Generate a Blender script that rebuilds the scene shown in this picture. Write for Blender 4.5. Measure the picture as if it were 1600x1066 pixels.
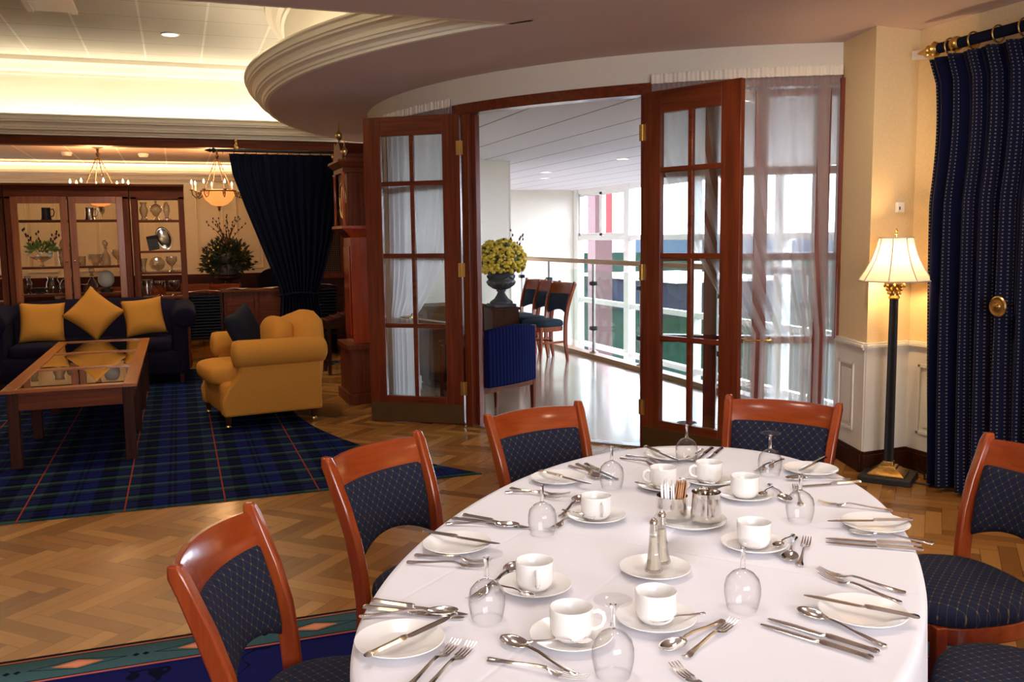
import bpy, bmesh, math, random
from math import sin, cos, pi, radians, sqrt, atan2, floor
from mathutils import Vector, Matrix
random.seed(7)
S = bpy.context.scene
for o in list(bpy.data.objects): bpy.data.objects.remove(o)
COL = S.collection

# ------------------------------------------------------------------ camera
cam = bpy.data.cameras.new('camera'); cam.sensor_width = 36; cam.lens = 31.95; cam.clip_end = 300
co = bpy.data.objects.new('camera', cam); COL.objects.link(co); S.camera = co
R3 = Matrix(((0.9390, 0.0520, -0.3400), (-0.3440, 0.1020, -0.9330), (-0.0130, 0.9930, 0.1130)))
c0 = Vector((R3[0][0], R3[1][0], R3[2][0])).normalized()
c2 = Vector((R3[0][2], R3[1][2], R3[2][2])); c2 = (c2 - c0 * c2.dot(c0)).normalized(); c1 = c2.cross(c0)
M = Matrix((c0, c1, c2)).transposed().to_4x4(); M.translation = (0, 0, 1.5); co.matrix_world = M

# ------------------------------------------------------------------ world, sun, exposure
S.view_settings.view_transform = 'Standard'; S.view_settings.look = 'None'
S.view_settings.gamma = 1; S.view_settings.use_curve_mapping = False
S.view_settings.exposure = 0.12
W = bpy.data.worlds.new('sky'); S.world = W; W.use_nodes = True
nt = W.node_tree; nt.nodes.clear()
bg = nt.nodes.new('ShaderNodeBackground'); wo = nt.nodes.new('ShaderNodeOutputWorld')
bg.inputs[0].default_value = (0.98, 0.97, 1.0, 1); bg.inputs[1].default_value = 14.0
nt.links.new(bg.outputs[0], wo.inputs[0])

def area(name, loc, rot, sx, sy, power, color, portal=False, spread=180):
    l = bpy.data.lights.new(name, 'AREA'); l.shape = 'RECTANGLE'; l.size = sx; l.size_y = sy
    l.energy = power; l.color = color; l.spread = radians(spread)
    o = bpy.data.objects.new(name, l); COL.objects.link(o); o.location = loc; o.rotation_euler = rot
    if portal: l.cycles.is_portal = True
    return o
def spot(name, loc, power, color, rot=(0, 0, 0), angle=110, r=0.05):
    l = bpy.data.lights.new(name, 'SPOT'); l.energy = power; l.color = color; l.spot_size = radians(angle); l.spot_blend = 0.8
    l.shadow_soft_size = r; o = bpy.data.objects.new(name, l); COL.objects.link(o); o.location = loc; o.rotation_euler = rot
def point(name, loc, power, color, r=0.04):
    l = bpy.data.lights.new(name, 'POINT'); l.energy = power; l.color = color; l.shadow_soft_size = r
    o = bpy.data.objects.new(name, l); COL.objects.link(o); o.location = loc
WARM = (1.0, 0.70, 0.36); COVE = (1.0, 0.87, 0.67); AMB = (1.0, 0.50, 0.20)
# daylight: through the atrium's window wall and through the windows behind the camera
area('atrium_portal', (8.75, 11.5, -0.5), (0, radians(90), 0), 6.2, 16, 1, (1, 1, 1), portal=True)
area('rear_window_portal', (0.4, -2.58, 1.715), (radians(90), 0, 0), 3.2, 1.63, 1, (1, 1, 1), portal=True)
# added fill spots over the dining area, unseen above the frame
for x, y in ((.5, 1.6), (1.8, 1.6), (.6, 2.9), (1.8, 2.9)):
    spot('dining_fill_spot', (x, y, 2.70), 32, (1.0, .91, .82), angle=130, r=.12)
spot('wall_fill_spot', (2.75, 3.75, 2.70), 75, (1.0, .80, .56), (radians(22), radians(-32), 0), angle=120, r=.08)  # added warm fill that washes the corner wall, no fixture seen there
for x, y in ((-2.2, 1.0), (-1.6, 3.6), (3.4, .8)):
    spot('dining_fill_spot', (x, y, 2.70), 110, (1.0, .76, .48), angle=140, r=.12)  # warmer added fill, also out of view
for x, y in ((-1.9, 7.4), (-.6, 7.4), (.45, 7.2), (-1.9, 9.6)):
    spot('lounge_downlight', (x, y, 3.57), 48, (1.0, .76, .46), angle=100, r=.06)
# cove lamps hidden in the troughs above the cornices
CC = (5.94, 8.24)
for k, a in enumerate(range(145, 217, 12)):
    t = radians(a + 1); x = CC[0] + 5.12 * cos(t); y = CC[1] + 5.12 * sin(t)
    area('cove_lamp_round', (x, y, 2.86), (radians(180), 0, t), 0.08, 1.0, 4.5, COVE)
for x in (-3.6, -2.4, -1.2, 0.0, 1.2):
    area('cove_lamp_far', (x, 11.78, 2.86), (radians(180), 0, 0), 1.15, 0.08, 6, COVE)
    area('cove_lamp_near', (x, 5.05, 2.86), (radians(180), 0, 0), 1.15, 0.08, 4.5, COVE)
    area('cove_lamp_bar', (x - .3, 15.3, 2.62), (radians(160), 0, 0), 1.15, 0.08, 3.2, (1.0, .74, .42))

# ------------------------------------------------------------------ materials
MAT = {}
def N(nt, t, **kw):
    n = nt.nodes.new(t)
    for k, v in kw.items():
        if k.startswith('i_'): n.inputs[k[2:].replace('_', ' ')].default_value = v
        else: setattr(n, k, v)
    return n
def base(name, color, rough=0.5, metal=0.0, **kw):
    m = bpy.data.materials.new(name); m.use_nodes = True; nt = m.node_tree
    b = nt.nodes['Principled BSDF']
    b.inputs['Base Color'].default_value = (*color, 1); b.inputs['Roughness'].default_value = rough; b.inputs['Metallic'].default_value = metal
    for k, v in kw.items(): b.inputs[k.replace('_', ' ')].default_value = v
    MAT[name] = m
    return m, nt, b
def mth(nt, op, a, b=None, c=None):
    n = nt.nodes.new('ShaderNodeMath'); n.operation = op
    for i, v in enumerate((a, b, c)):
        if v is None: continue
        if isinstance(v, (int, float)): n.inputs[i].default_value = v
        else: nt.links.new(v, n.inputs[i])
    return n.outputs[0]
def mix(nt, f, a, b):
    n = nt.nodes.new('ShaderNodeMix'); n.data_type = 'RGBA'
    for i, v in ((0, f), (6, a), (7, b)):
        if isinstance(v, (int, float)): n.inputs[i].default_value = v
        elif isinstance(v, tuple): n.inputs[i].default_value = (*v, 1) if len(v) == 3 else v
        else: nt.links.new(v, n.inputs[i])
    return n.outputs[2]
def coords(nt, kind='Object', scale=(1, 1, 1), rot=(0, 0, 0)):
    t = nt.nodes.new('ShaderNodeTexCoord'); mp = nt.nodes.new('ShaderNodeMapping')
    mp.inputs['Scale'].default_value = scale; mp.inputs['Rotation'].default_value = rot
    nt.links.new(t.outputs[kind], mp.inputs[0]); return mp.outputs[0]
def bump(nt, b, h, strength=0.3, dist=0.01):
    n = nt.nodes.new('ShaderNodeBump'); n.inputs['Strength'].default_value = strength; n.inputs['Distance'].default_value = dist
    nt.links.new(h, n.inputs['Height']); nt.links.new(n.outputs[0], b.inputs['Normal'])
def noise(nt, vec, scale, detail=3, rough=0.5):
    n = nt.nodes.new('ShaderNodeTexNoise'); n.inputs['Scale'].default_value = scale; n.inputs['Detail'].default_value = detail
    n.inputs['Roughness'].default_value = rough
    nt.links.new(vec, n.inputs['Vector']); return n.outputs['Fac']
def plain(name, color, rough=0.6, metal=0, var=0.08, scale=20, bmp=0.0, **kw):
    m, nt, b = base(name, color, rough, metal, **kw)
    f = noise(nt, coords(nt), scale, 4)
    lo = tuple(c * (1 - var) for c in color); hi = tuple(min(1, c * (1 + var)) for c in color)
    nt.links.new(mix(nt, f, lo, hi), b.inputs['Base Color'])
    if bmp: bump(nt, b, noise(nt, coords(nt), scale * 8, 2), bmp, 0.002)
    return m
def wood(name, c1, c2, axis='z', rough=0.3, scale=1.0, coat=0.0):
    m, nt, b = base(name, c1, rough)
    s = {'x': (1.2, 22, 22), 'y': (22, 1.2, 22), 'z': (22, 22, 1.2)}[axis]
    v = coords(nt, 'Object', tuple(k * scale for k in s))
    f = noise(nt, v, 1.6, 6, 0.62); r = N(nt, 'ShaderNodeValToRGB'); nt.links.new(f, r.inputs[0])
    e = r.color_ramp.elements; e[0].position = .32; e[0].color = (*c1, 1); e[1].position = .7; e[1].color = (*c2, 1)
    nt.links.new(r.outputs[0], b.inputs['Base Color']); b.inputs['Specular IOR Level'].default_value = .12 if name[:3] in ('cab', 'dar') else .3; b.inputs['Coat Weight'].default_value = coat; b.inputs['Coat Roughness'].default_value = .12
    return m
def glow(name, color, strength):
    m, nt, b = base(name, color, 0.4); b.inputs['Emission Color'].default_value = (*color, 1); b.inputs['Emission Strength'].default_value = strength; return m
def fabric(name, c1, c2, scale=300, rough=0.95, sheen=0.3):
    m, nt, b = base(name, c1, rough); b.inputs['Sheen Weight'].default_value = 0; b.inputs['Specular IOR Level'].default_value = .15
    v = coords(nt); f = noise(nt, v, scale, 2); nt.links.new(mix(nt, f, c1, c2), b.inputs['Base Color'])
    bump(nt, b, noise(nt, v, scale, 2), .25, .002); return m
for ax in 'xyz':
    wood('mahogany_' + ax, (0.085, 0.013, 0.005), (0.20, 0.036, 0.010), ax, 0.32, 1, .2)
    wood('cherry_' + ax, (0.20, 0.028, 0.006), (0.34, 0.062, 0.012), ax, 0.22, .5, .5)
    wood('cabinet_' + ax, (0.080, 0.017, 0.006), (0.19, 0.042, 0.011), ax, 0.45, 1, 0)
    wood('honey_' + ax, (0.24, 0.062, 0.015), (0.38, 0.115, 0.026), ax, 0.28, 1, .3)
    wood('darkwood_' + ax, (0.026, 0.007, 0.0035), (0.065, 0.016, 0.007), ax, 0.5, 1, 0)
wood('clockwood', (0.28, 0.030, 0.008), (0.42, 0.060, 0.012), 'z', 0.18, .6, .6)
wood('railwood', (0.55, 0.33, 0.17), (0.72, 0.46, 0.25), 'y', 0.35, .6)
plain('wall_cream', (0.76, 0.58, 0.33), 0.85, var=.12, scale=90, bmp=.15)
plain('wall_white', (0.74, 0.68, 0.58), 0.85, var=.04, scale=40)
plain('ceiling_paint', (0.66, 0.52, 0.49), 0.9, var=.03, scale=8)
plain('cornice_paint', (0.86, 0.80, 0.66), 0.6, var=.03)
plain('wainscot_paint', (0.80, 0.76, 0.68), 0.5, var=.03)
plain('panel_cream', (0.78, 0.66, 0.44), 0.6, var=.04)
plain('white_frame', (0.82, 0.80, 0.76), 0.45, var=.02)
plain('porcelain', (0.86, 0.84, 0.82), 0.18, var=.01, Coat_Weight=.3)
plain('brass', (0.72, 0.50, 0.20), 0.25, 1, var=.1)
plain('dullbrass', (0.16, 0.11, 0.06), 0.42, .9, var=.25, scale=6)
plain('silver', (0.84, 0.81, 0.77), 0.19, 1, var=.06, scale=40)
plain('steel', (0.74, 0.71, 0.67), 0.12, 1, var=.03)
plain('postmetal', (0.50, 0.48, 0.47), 0.3, 1, var=.04)
plain('blackmetal', (0.012, 0.010, 0.010), 0.35, .3, var=.2)
plain('blackmatte', (0.010, 0.009, 0.010), 0.6, var=.3)
plain('gilt', (0.62, 0.40, 0.13), 0.3, 1, var=.3, scale=60)
plain('plastic_white', (0.8, 0.78, 0.72), 0.4, var=.02)
plain('urn_lead', (0.055, 0.050, 0.052), 0.55, .2, var=.5, scale=25, bmp=.4)
plain('flower_yellow', (0.72, 0.45, 0.05), 0.8, var=.65, scale=38)
plain('flower_green', (0.10, 0.11, 0.025), 0.8, var=.4, scale=18)
plain('leaf_dark', (0.016, 0.026, 0.009), 0.5, var=.6, scale=14)
plain('leaf_light', (0.20, 0.30, 0.06), 0.5, var=.4, scale=14)
plain('twig', (0.06, 0.03, 0.015), 0.8, var=.3)
plain('paper', (0.74, 0.68, 0.56), 0.8, var=.05)
plain('sachet_white', (0.85, 0.84, 0.86), 0.7, var=.04, scale=90)
plain('sachet_brown', (0.50, 0.25, 0.12), 0.7, var=.3, scale=90)
plain('heading_tape', (0.80, 0.72, 0.62), 0.8, var=.03); plain('shade_piping', (0.62, 0.52, 0.42), 0.8); plain('salt', (0.85, 0.80, 0.72), 0.9, var=.03)
plain('ground_grass', (0.006, 0.015, 0.010), 0.95, var=.5, scale=.25)
plain('brick_red', (0.22, 0.012, 0.012), 0.8, var=.15, scale=6)
plain('brick_brown', (0.055, 0.022, 0.020), 0.85, var=.2, scale=8)
plain('atrium_floor', (0.06, 0.06, 0.10), 0.4, var=.2, scale=1)
plain('building_blue', (0.016, 0.019, 0.032), 0.7, var=.3, scale=.6)
plain('hill', (0.03, 0.045, 0.06), 0.95, var=.15, scale=.1)
fabric('gold_fabric', (0.48, 0.195, 0.028), (0.62, 0.275, 0.048), 160, sheen=.15)
fabric('gold_cushion', (0.50, 0.205, 0.030), (0.66, 0.295, 0.052), 160, sheen=.15)
fabric('navy_fabric', (0.005, 0.005, 0.014), (0.014, 0.010, 0.028), 160, sheen=.15)
fabric('curtain_navy', (0.003, 0.005, 0.016), (0.007, 0.010, 0.028), 120, sheen=0)
fabric('black_cushion', (0.008, 0.009, 0.016), (0.016, 0.017, 0.028), 160, sheen=.1)
fabric('chair_teal', (0.020, 0.032, 0.050), (0.035, 0.050, 0.075), 200, sheen=.3)
fabric('slat_grey', (0.018, 0.020, 0.028), (0.035, 0.037, 0.05), 60, sheen=0)
def m_shade():
    m = bpy.data.materials.new('shade_cloth'); m.use_nodes = True; MAT['shade_cloth'] = m; nt = m.node_tree; nt.nodes.clear()
    o = N(nt, 'ShaderNodeOutputMaterial'); tl = N(nt, 'ShaderNodeBsdfTranslucent'); df = N(nt, 'ShaderNodeBsdfDiffuse'); tl.inputs[0].default_value = (.62, .56, .46, 1); df.inputs[0].default_value = (.80, .74, .62, 1)
    a = N(nt, 'ShaderNodeMixShader'); a.inputs[0].default_value = .72; nt.links.new(tl.outputs[0], a.inputs[1]); nt.links.new(df.outputs[0], a.inputs[2]); nt.links.new(a.outputs[0], o.inputs[0])
m_shade()
glow('bulb_glow', (1.0, 0.62, 0.28), 14.0)
glow('bowl_glow', (1.0, 0.30, 0.07), 1.1)
glow('downlight_glow', (1.0, 0.93, 0.80), 6.0)

for k in ('ground_grass', 'hill', 'building_blue', 'atrium_floor'): MAT[k].node_tree.nodes['Principled BSDF'].inputs['Specular IOR Level'].default_value = 0
def m_cloth():
    m, nt, b = base('cloth_white', (0.78, 0.77, 0.83), 0.85)
    v = coords(nt); f = noise(nt, v, 2.2, 3)
    s = N(nt, 'ShaderNodeSeparateXYZ'); nt.links.new(v, s.inputs[0]); h = mth(nt, 'MULTIPLY', f, 1.6)
    for ca, sa, c0_ in ((.78, .63, 2.02), (-.63, .78, .82), (-.63, .78, 1.16)):     # ironed fold lines of the cloth
        d = mth(nt, 'ABSOLUTE', mth(nt, 'SUBTRACT', mth(nt, 'ADD', mth(nt, 'MULTIPLY', s.outputs[0], ca), mth(nt, 'MULTIPLY', s.outputs[1], sa)), c0_))
        h = mth(nt, 'SUBTRACT', h, mth(nt, 'MULTIPLY', mth(nt, 'MAXIMUM', mth(nt, 'SUBTRACT', 1, mth(nt, 'DIVIDE', d, .008)), 0), .12))
    bump(nt, b, h, .35, .02)
    b.inputs['Sheen Weight'].default_value = .2
m_cloth()
def m_ribbed():
    m, nt, b = base('blue_stripe', (0.010, 0.016, 0.10), 0.9)
    s = N(nt, 'ShaderNodeSeparateXYZ'); nt.links.new(coords(nt), s.inputs[0])
    f = mth(nt, 'GREATER_THAN', mth(nt, 'FRACT', mth(nt, 'MULTIPLY', s.outputs[0], 26)), .5)
    nt.links.new(mix(nt, f, (0.004, 0.006, 0.034), (0.008, 0.012, 0.065)), b.inputs['Base Color'])
m_ribbed()
def m_lattice(name, axes, p=0.033):
    m, nt, b = base(name, (0.012, 0.018, 0.045), 0.92); b.inputs['Sheen Weight'].default_value = 0; b.inputs['Specular IOR Level'].default_value = .15
    s = N(nt, 'ShaderNodeSeparateXYZ'); nt.links.new(coords(nt), s.inputs[0])
    a, c = s.outputs[axes[0]], s.outputs[axes[1]]
    u = mth(nt, 'FRACT', mth(nt, 'DIVIDE', mth(nt, 'ADD', a, c), p)); v = mth(nt, 'FRACT', mth(nt, 'DIVIDE', mth(nt, 'SUBTRACT', a, c), p))
    u = mth(nt, 'ABSOLUTE', mth(nt, 'SUBTRACT', u, .5)); v = mth(nt, 'ABSOLUTE', mth(nt, 'SUBTRACT', v, .5))
    line = mth(nt, 'LESS_THAN', mth(nt, 'MINIMUM', u, v), .045)
    dot = mth(nt, 'LESS_THAN', mth(nt, 'MAXIMUM', u, v), .085)
    bc = mix(nt, noise(nt, coords(nt), 200, 2), (0.009, 0.011, 0.028), (0.017, 0.020, 0.043))
    k = mix(nt, line, bc, (0.040, 0.036, 0.034)); k = mix(nt, dot, k, (0.15, 0.10, 0.035))
    nt.links.new(k, b.inputs['Base Color'])
m_lattice('chair_fabric_back', (0, 2)); m_lattice('chair_fabric_seat', (0, 1))
def m_dotcurtain():
    m, nt, b = base('curtain_dotted', (0.014, 0.020, 0.10), 0.9); b.inputs['Sheen Weight'].default_value = .05
    t = N(nt, 'ShaderNodeTexCoord'); s = N(nt, 'ShaderNodeSeparateXYZ'); nt.links.new(t.outputs['UV'], s.inputs[0])
    u, v = s.outputs[0], s.outputs[1]            # metres of cloth
    fu = mth(nt, 'FRACT', mth(nt, 'DIVIDE', u, .022)); fv = mth(nt, 'FRACT', mth(nt, 'DIVIDE', v, .02))
    band = mth(nt, 'LESS_THAN', mth(nt, 'FRACT', mth(nt, 'DIVIDE', u, .22)), .42)
    d = mth(nt, 'MULTIPLY', mth(nt, 'LESS_THAN', fu, .28), mth(nt, 'LESS_THAN', fv, .35)); d = mth(nt, 'MULTIPLY', d, band)
    bc = mix(nt, band, (0.004, 0.005, 0.024), (0.008, 0.009, 0.027))
    nt.links.new(mix(nt, d, bc, (0.15, 0.13, 0.12)), b.inputs['Base Color'])
m_dotcurtain()
def m_sheer():
    m = bpy.data.materials.new('sheer'); m.use_nodes = True; MAT['sheer'] = m; nt = m.node_tree; nt.nodes.clear()
    o = N(nt, 'ShaderNodeOutputMaterial'); tr = N(nt, 'ShaderNodeBsdfTransparent'); tl = N(nt, 'ShaderNodeBsdfTranslucent'); df = N(nt, 'ShaderNodeBsdfDiffuse')
    tl.inputs[0].default_value = (.90, .88, .94, 1); df.inputs[0].default_value = (.86, .85, .88, 1)
    a = N(nt, 'ShaderNodeMixShader'); a.inputs[0].default_value = .3; nt.links.new(tl.outputs[0], a.inputs[1]); nt.links.new(df.outputs[0], a.inputs[2])
    lw = N(nt, 'ShaderNodeLayerWeight'); lw.inputs[0].default_value = .35
    f = mth(nt, 'ADD', mth(nt, 'MULTIPLY', lw.outputs['Facing'], .30), .56); f = mth(nt, 'MINIMUM', f, .96)
    q = N(nt, 'ShaderNodeMixShader'); nt.links.new(f, q.inputs[0]); nt.links.new(tr.outputs[0], q.inputs[1]); nt.links.new(a.outputs[0], q.inputs[2])
    nt.links.new(q.outputs[0], o.inputs[0])
m_sheer()
def m_glass(name, tint, gl, rough=0.02, blend=.3, edge=.6, dark=None):
    m = bpy.data.materials.new(name); m.use_nodes = True; MAT[name] = m; nt = m.node_tree; nt.nodes.clear()
    o = N(nt, 'ShaderNodeOutputMaterial'); tr = N(nt, 'ShaderNodeBsdfTransparent'); g = N(nt, 'ShaderNodeBsdfGlossy')
    tr.inputs[0].default_value = (*tint, 1); g.inputs['Roughness'].default_value = rough
    lw = N(nt, 'ShaderNodeLayerWeight'); lw.inputs[0].default_value = blend
    f = mth(nt, 'MINIMUM', mth(nt, 'ADD', mth(nt, 'MULTIPLY', lw.outputs['Facing'], edge), gl), .95)
    if dark is not None:
        p4 = mth(nt, 'POWER', lw.outputs['Facing'], 2.5); f = mth(nt, 'ADD', mth(nt, 'MULTIPLY', p4, edge), gl)
        nt.links.new(mix(nt, mth(nt, 'MULTIPLY', p4, 1.0), tint, dark), tr.inputs[0])
    q = N(nt, 'ShaderNodeMixShader'); nt.links.new(f, q.inputs[0]); nt.links.new(tr.outputs[0], q.inputs[1]); nt.links.new(g.outputs[0], q.inputs[2])
    nt.links.new(q.outputs[0], o.inputs[0])
m_glass('pane_glass', (.95, .97, .96), .03, edge=.25); m_glass('wine_glass', (.99, .99, .99), .025, .03, .5, .75, dark=(.42, .41, .43)); m_glass('foot_glass', (.995, .995, .995), .012, .03, .5, .12, dark=(.88, .88, .88))
m_, nt_, b_ = base('stem_glass', (1, 1, 1), .02); b_.inputs['Transmission Weight'].default_value = 1
m_glass('crystal', (.82, .80, .76), .12, .05, .4, .7); m_glass('table_glass', (.45, .42, .36), .16, .02, .5, .9)
m_glass('balustrade_glass', (.90, .96, .93), .02, edge=.12); m_glass('window_glass', (.88, .92, 1.0), .005, edge=.05); m_glass('cabinet_glass', (.93, .93, .92), .006, edge=.06)

def m_parquet(nm, pale):
    m, nt, b = base(nm, (0.4, 0.2, 0.07), 0.26)
    s = N(nt, 'ShaderNodeSeparateXYZ'); v = coords(nt, 'Object', (1, 1, 1), (0, 0, radians(45))); nt.links.new(v, s.inputs[0])
    w = .080; n = 5
    u = mth(nt, 'DIVIDE', s.outputs[0], w); t = mth(nt, 'DIVIDE', s.outputs[1], w)
    i = mth(nt, 'FLOOR', u); j = mth(nt, 'FLOOR', t); fu = mth(nt, 'FRACT', u); fv = mth(nt, 'FRACT', t)
    k = mth(nt, 'FLOORED_MODULO', mth(nt, 'SUBTRACT', i, j), 2 * n)
    hz = mth(nt, 'LESS_THAN', k, n - .5); ih = mth(nt, 'SUBTRACT', 1, hz)
    kv = mth(nt, 'SUBTRACT', 2 * n - 1, k)
    def sel(a, c): return mth(nt, 'ADD', mth(nt, 'MULTIPLY', a, hz), mth(nt, 'MULTIPLY', c, ih))
    along = sel(mth(nt, 'ADD', k, fu), mth(nt, 'ADD', kv, fv)); across = sel(fv, fu)
    ida = sel(mth(nt, 'SUBTRACT', i, k), i); idb = sel(j, mth(nt, 'SUBTRACT', j, kv))
    cb = N(nt, 'ShaderNodeCombineXYZ'); nt.links.new(ida, cb.inputs[0]); nt.links.new(idb, cb.inputs[1]); nt.links.new(hz, cb.inputs[2])
    wn = N(nt, 'ShaderNodeTexWhiteNoise'); nt.links.new(cb.outputs[0], wn.inputs['Vector'])
    g = N(nt, 'ShaderNodeCombineXYZ'); nt.links.new(mth(nt, 'MULTIPLY', along, .35), g.inputs[0]); nt.links.new(mth(nt, 'MULTIPLY', across, 5), g.inputs[1]); nt.links.new(mth(nt, 'MULTIPLY', wn.outputs[0], 40), g.inputs[2])
    gr = noise(nt, g.outputs[0], 1.5, 5, .65)
    r = N(nt, 'ShaderNodeValToRGB'); nt.links.new(wn.outputs[0], r.inputs[0]); e = r.color_ramp.elements
    e[0].color = (0.20, 0.080, 0.016, 1); e[1].color = (0.47, 0.225, 0.056, 1); e[1].position = .95
    q = r.color_ramp.elements.new(.45); q.color = (0.34, 0.148, 0.032, 1)
    c = mix(nt, mth(nt, 'MULTIPLY', gr, .45), r.outputs[0], (0.13, 0.05, 0.016))
    ea = mth(nt, 'MINIMUM', along, mth(nt, 'SUBTRACT', n, along)); ec = mth(nt, 'MINIMUM', across, mth(nt, 'SUBTRACT', 1, across))
    gap = mth(nt, 'LESS_THAN', mth(nt, 'MINIMUM', ea, ec), .022)
    c = mix(nt, mth(nt, 'MULTIPLY', gap, .55), c, (0.06, 0.025, 0.01))
    nt.links.new(c, b.inputs['Base Color'])
    nt.links.new(mth(nt, 'ADD', mth(nt, 'MULTIPLY', gr, .16), .16), b.inputs['Roughness'])
    if pale: nt.links.new(mix(nt, .35, c, (.50, .40, .32)), b.inputs['Base Color']); b.inputs['Coat Weight'].default_value = 1; b.inputs['Coat Roughness'].default_value = .12; b.inputs['Coat IOR'].default_value = 1.55
m_parquet('parquet', False); m_parquet('parquet_pale', True)
def m_tartan():
    m, nt, b = base('tartan', (0.01, 0.02, 0.08), 0.95)
    s = N(nt, 'ShaderNodeSeparateXYZ'); nt.links.new(coords(nt), s.inputs[0])
    def ramp(val, stops):
        r = N(nt, 'ShaderNodeValToRGB'); nt.links.new(val, r.inputs[0]); r.color_ramp.interpolation = 'CONSTANT'
        e = r.color_ramp.elements
        e[0].position = 0; e[0].color = (*stops[0][1], 1); e[1].position = stops[1][0]; e[1].color = (*stops[1][1], 1)
        for p, c in stops[2:]: k = e.new(p); k.color = (*c, 1)
        return r.outputs[0]
    X = mth(nt, 'FRACT', mth(nt, 'DIVIDE', mth(nt, 'ADD', s.outputs[0], 50 * .54 + .354), .54))
    Y = mth(nt, 'FRACT', mth(nt, 'DIVIDE', mth(nt, 'ADD', s.outputs[1], .02), .27))
    bl = (0.004, 0.006, 0.050); bk = (0.001, 0.001, 0.003); gn = (0.018, 0.050, 0.044); md = (0.010, 0.014, 0.046)
    bl = (0.007, 0.011, 0.120); bk = (0.001, 0.001, 0.005); gn = (0.045, 0.130, 0.110); md = (0.034, 0.042, 0.085)
    md2 = (0.018, 0.030, 0.075)
    cx = ramp(X, [(0, md2), (.12, bk), (.27, bl), (.42, bk), (.45, bl), (.48, bk), (.51, bl), (.66, bk), (.84, md2)])
    cy = ramp(Y, [(0, gn), (.20, bk), (.36, bl), (.50, bk), (.54, bl), (.70, bk), (.86, md), (.93, bk)])
    mm = N(nt, 'ShaderNodeMix'); mm.data_type = 'RGBA'; mm.blend_type = 'MIX'; wm = mth(nt, 'GREATER_THAN', mth(nt, 'ABSOLUTE', mth(nt, 'SUBTRACT', X, .48)), .36); nt.links.new(mth(nt, 'ADD', mth(nt, 'MULTIPLY', wm, .18), .44), mm.inputs[0])
    nt.links.new(cx, mm.inputs[6]); nt.links.new(cy, mm.inputs[7])
    hx = mth(nt, 'LESS_THAN', mth(nt, 'ABSOLUTE', mth(nt, 'SUBTRACT', mth(nt, 'FRACT', mth(nt, 'ADD', X, .5)), .5)), .008)
    nt.links.new(mix(nt, hx, mix(nt, .35, mm.outputs[2], (0.004, 0.006, 0.012)), (0.25, 0.035, 0.014)), b.inputs['Base Color'])
    bump(nt, b, noise(nt, coords(nt), 250, 2), .3, .003)
m_tartan()
def m_bluecarpet():
    m, nt, b = base('carpet_blue', (0.010, 0.012, 0.10), 0.95)
    v = coords(nt)
    vo = N(nt, 'ShaderNodeTexVoronoi'); vo.feature = 'DISTANCE_TO_EDGE'; vo.inputs['Scale'].default_value = 2.2
    ad = N(nt, 'ShaderNodeVectorMath'); ad.operation = 'ADD'; nz = N(nt, 'ShaderNodeTexNoise'); nz.inputs['Scale'].default_value = 3; nt.links.new(v, nz.inputs[0])
    nt.links.new(v, ad.inputs[0]); nt.links.new(nz.outputs['Color'], ad.inputs[1]); nt.links.new(ad.outputs[0], vo.inputs['Vector'])
    ln = mth(nt, 'LESS_THAN', vo.outputs['Distance'], .012)
    c = mix(nt, noise(nt, v, 120, 3), (0.006, 0.008, 0.062), (0.014, 0.014, 0.11))
    nt.links.new(mix(nt, ln, c, (0.004, 0.006, 0.02)), b.inputs['Base Color'])
    # border: UV.x runs along the edge in metres, UV.y across it
    m, nt, b = base('carpet_border', (0.02, 0.05, 0.07), 0.95)
    t = N(nt, 'ShaderNodeTexCoord'); s = N(nt, 'ShaderNodeSeparateXYZ'); nt.links.new(t.outputs['UV'], s.inputs[0])
    u, w = s.outputs[0], s.outputs[1]
    p = mth(nt, 'ABSOLUTE', mth(nt, 'SUBTRACT', mth(nt, 'FRACT', mth(nt, 'DIVIDE', u, .42)), .5))      # 0 at diamond centre .. .5
    q = mth(nt, 'ABSOLUTE', mth(nt, 'SUBTRACT', w, .115))
    teal = mix(nt, noise(nt, coords(nt), 180, 2), (0.030, 0.070, 0.085), (0.055, 0.115, 0.125))
    dm = mth(nt, 'LESS_THAN', mth(nt, 'ADD', mth(nt, 'MULTIPLY', p, .168), q), .034)
    dm2 = mth(nt, 'LESS_THAN', mth(nt, 'ADD', mth(nt, 'MULTIPLY', p, .168), q), .022)
    dl = mth(nt, 'LESS_THAN', mth(nt, 'ADD', mth(nt, 'MULTIPLY', p, .105), q), .042)
    dl2 = mth(nt, 'LESS_THAN', mth(nt, 'ADD', mth(nt, 'MULTIPLY', p, .105), q), .038)
    c = mix(nt, dl, teal, (0.006, 0.008, 0.02)); c = mix(nt, dl2, c, teal); c = mix(nt, dm, c, (0.55, 0.18, 0.07)); c = mix(nt, dm2, c, (0.62, 0.26, 0.17))
    pd = mth(nt, 'ABSOLUTE', mth(nt, 'SUBTRACT', p, .46)); dd = mth(nt, 'LESS_THAN', mth(nt, 'ADD', pd, mth(nt, 'MULTIPLY', q, 2.2)), .032)
    c = mix(nt, dd, c, (0.006, 0.008, 0.02))
    for lo, hi, colr in ((0, .018, (0.010, 0.010, 0.02)), (.018, .030, (0.40, 0.12, 0.06)), (.030, .036, (0.02, 0.02, 0.03)), (.196, .204, (0.02, 0.02, 0.03)), (.204, .216, (0.45, 0.10, 0.06)), (.216, .3, (0.010, 0.012, 0.09))):
        f = mth(nt, 'MULTIPLY', mth(nt, 'GREATER_THAN', w, lo), mth(nt, 'LESS_THAN', w, hi)); c = mix(nt, f, c, colr)
    nt.links.new(c, b.inputs['Base Color'])
m_bluecarpet()
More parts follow.
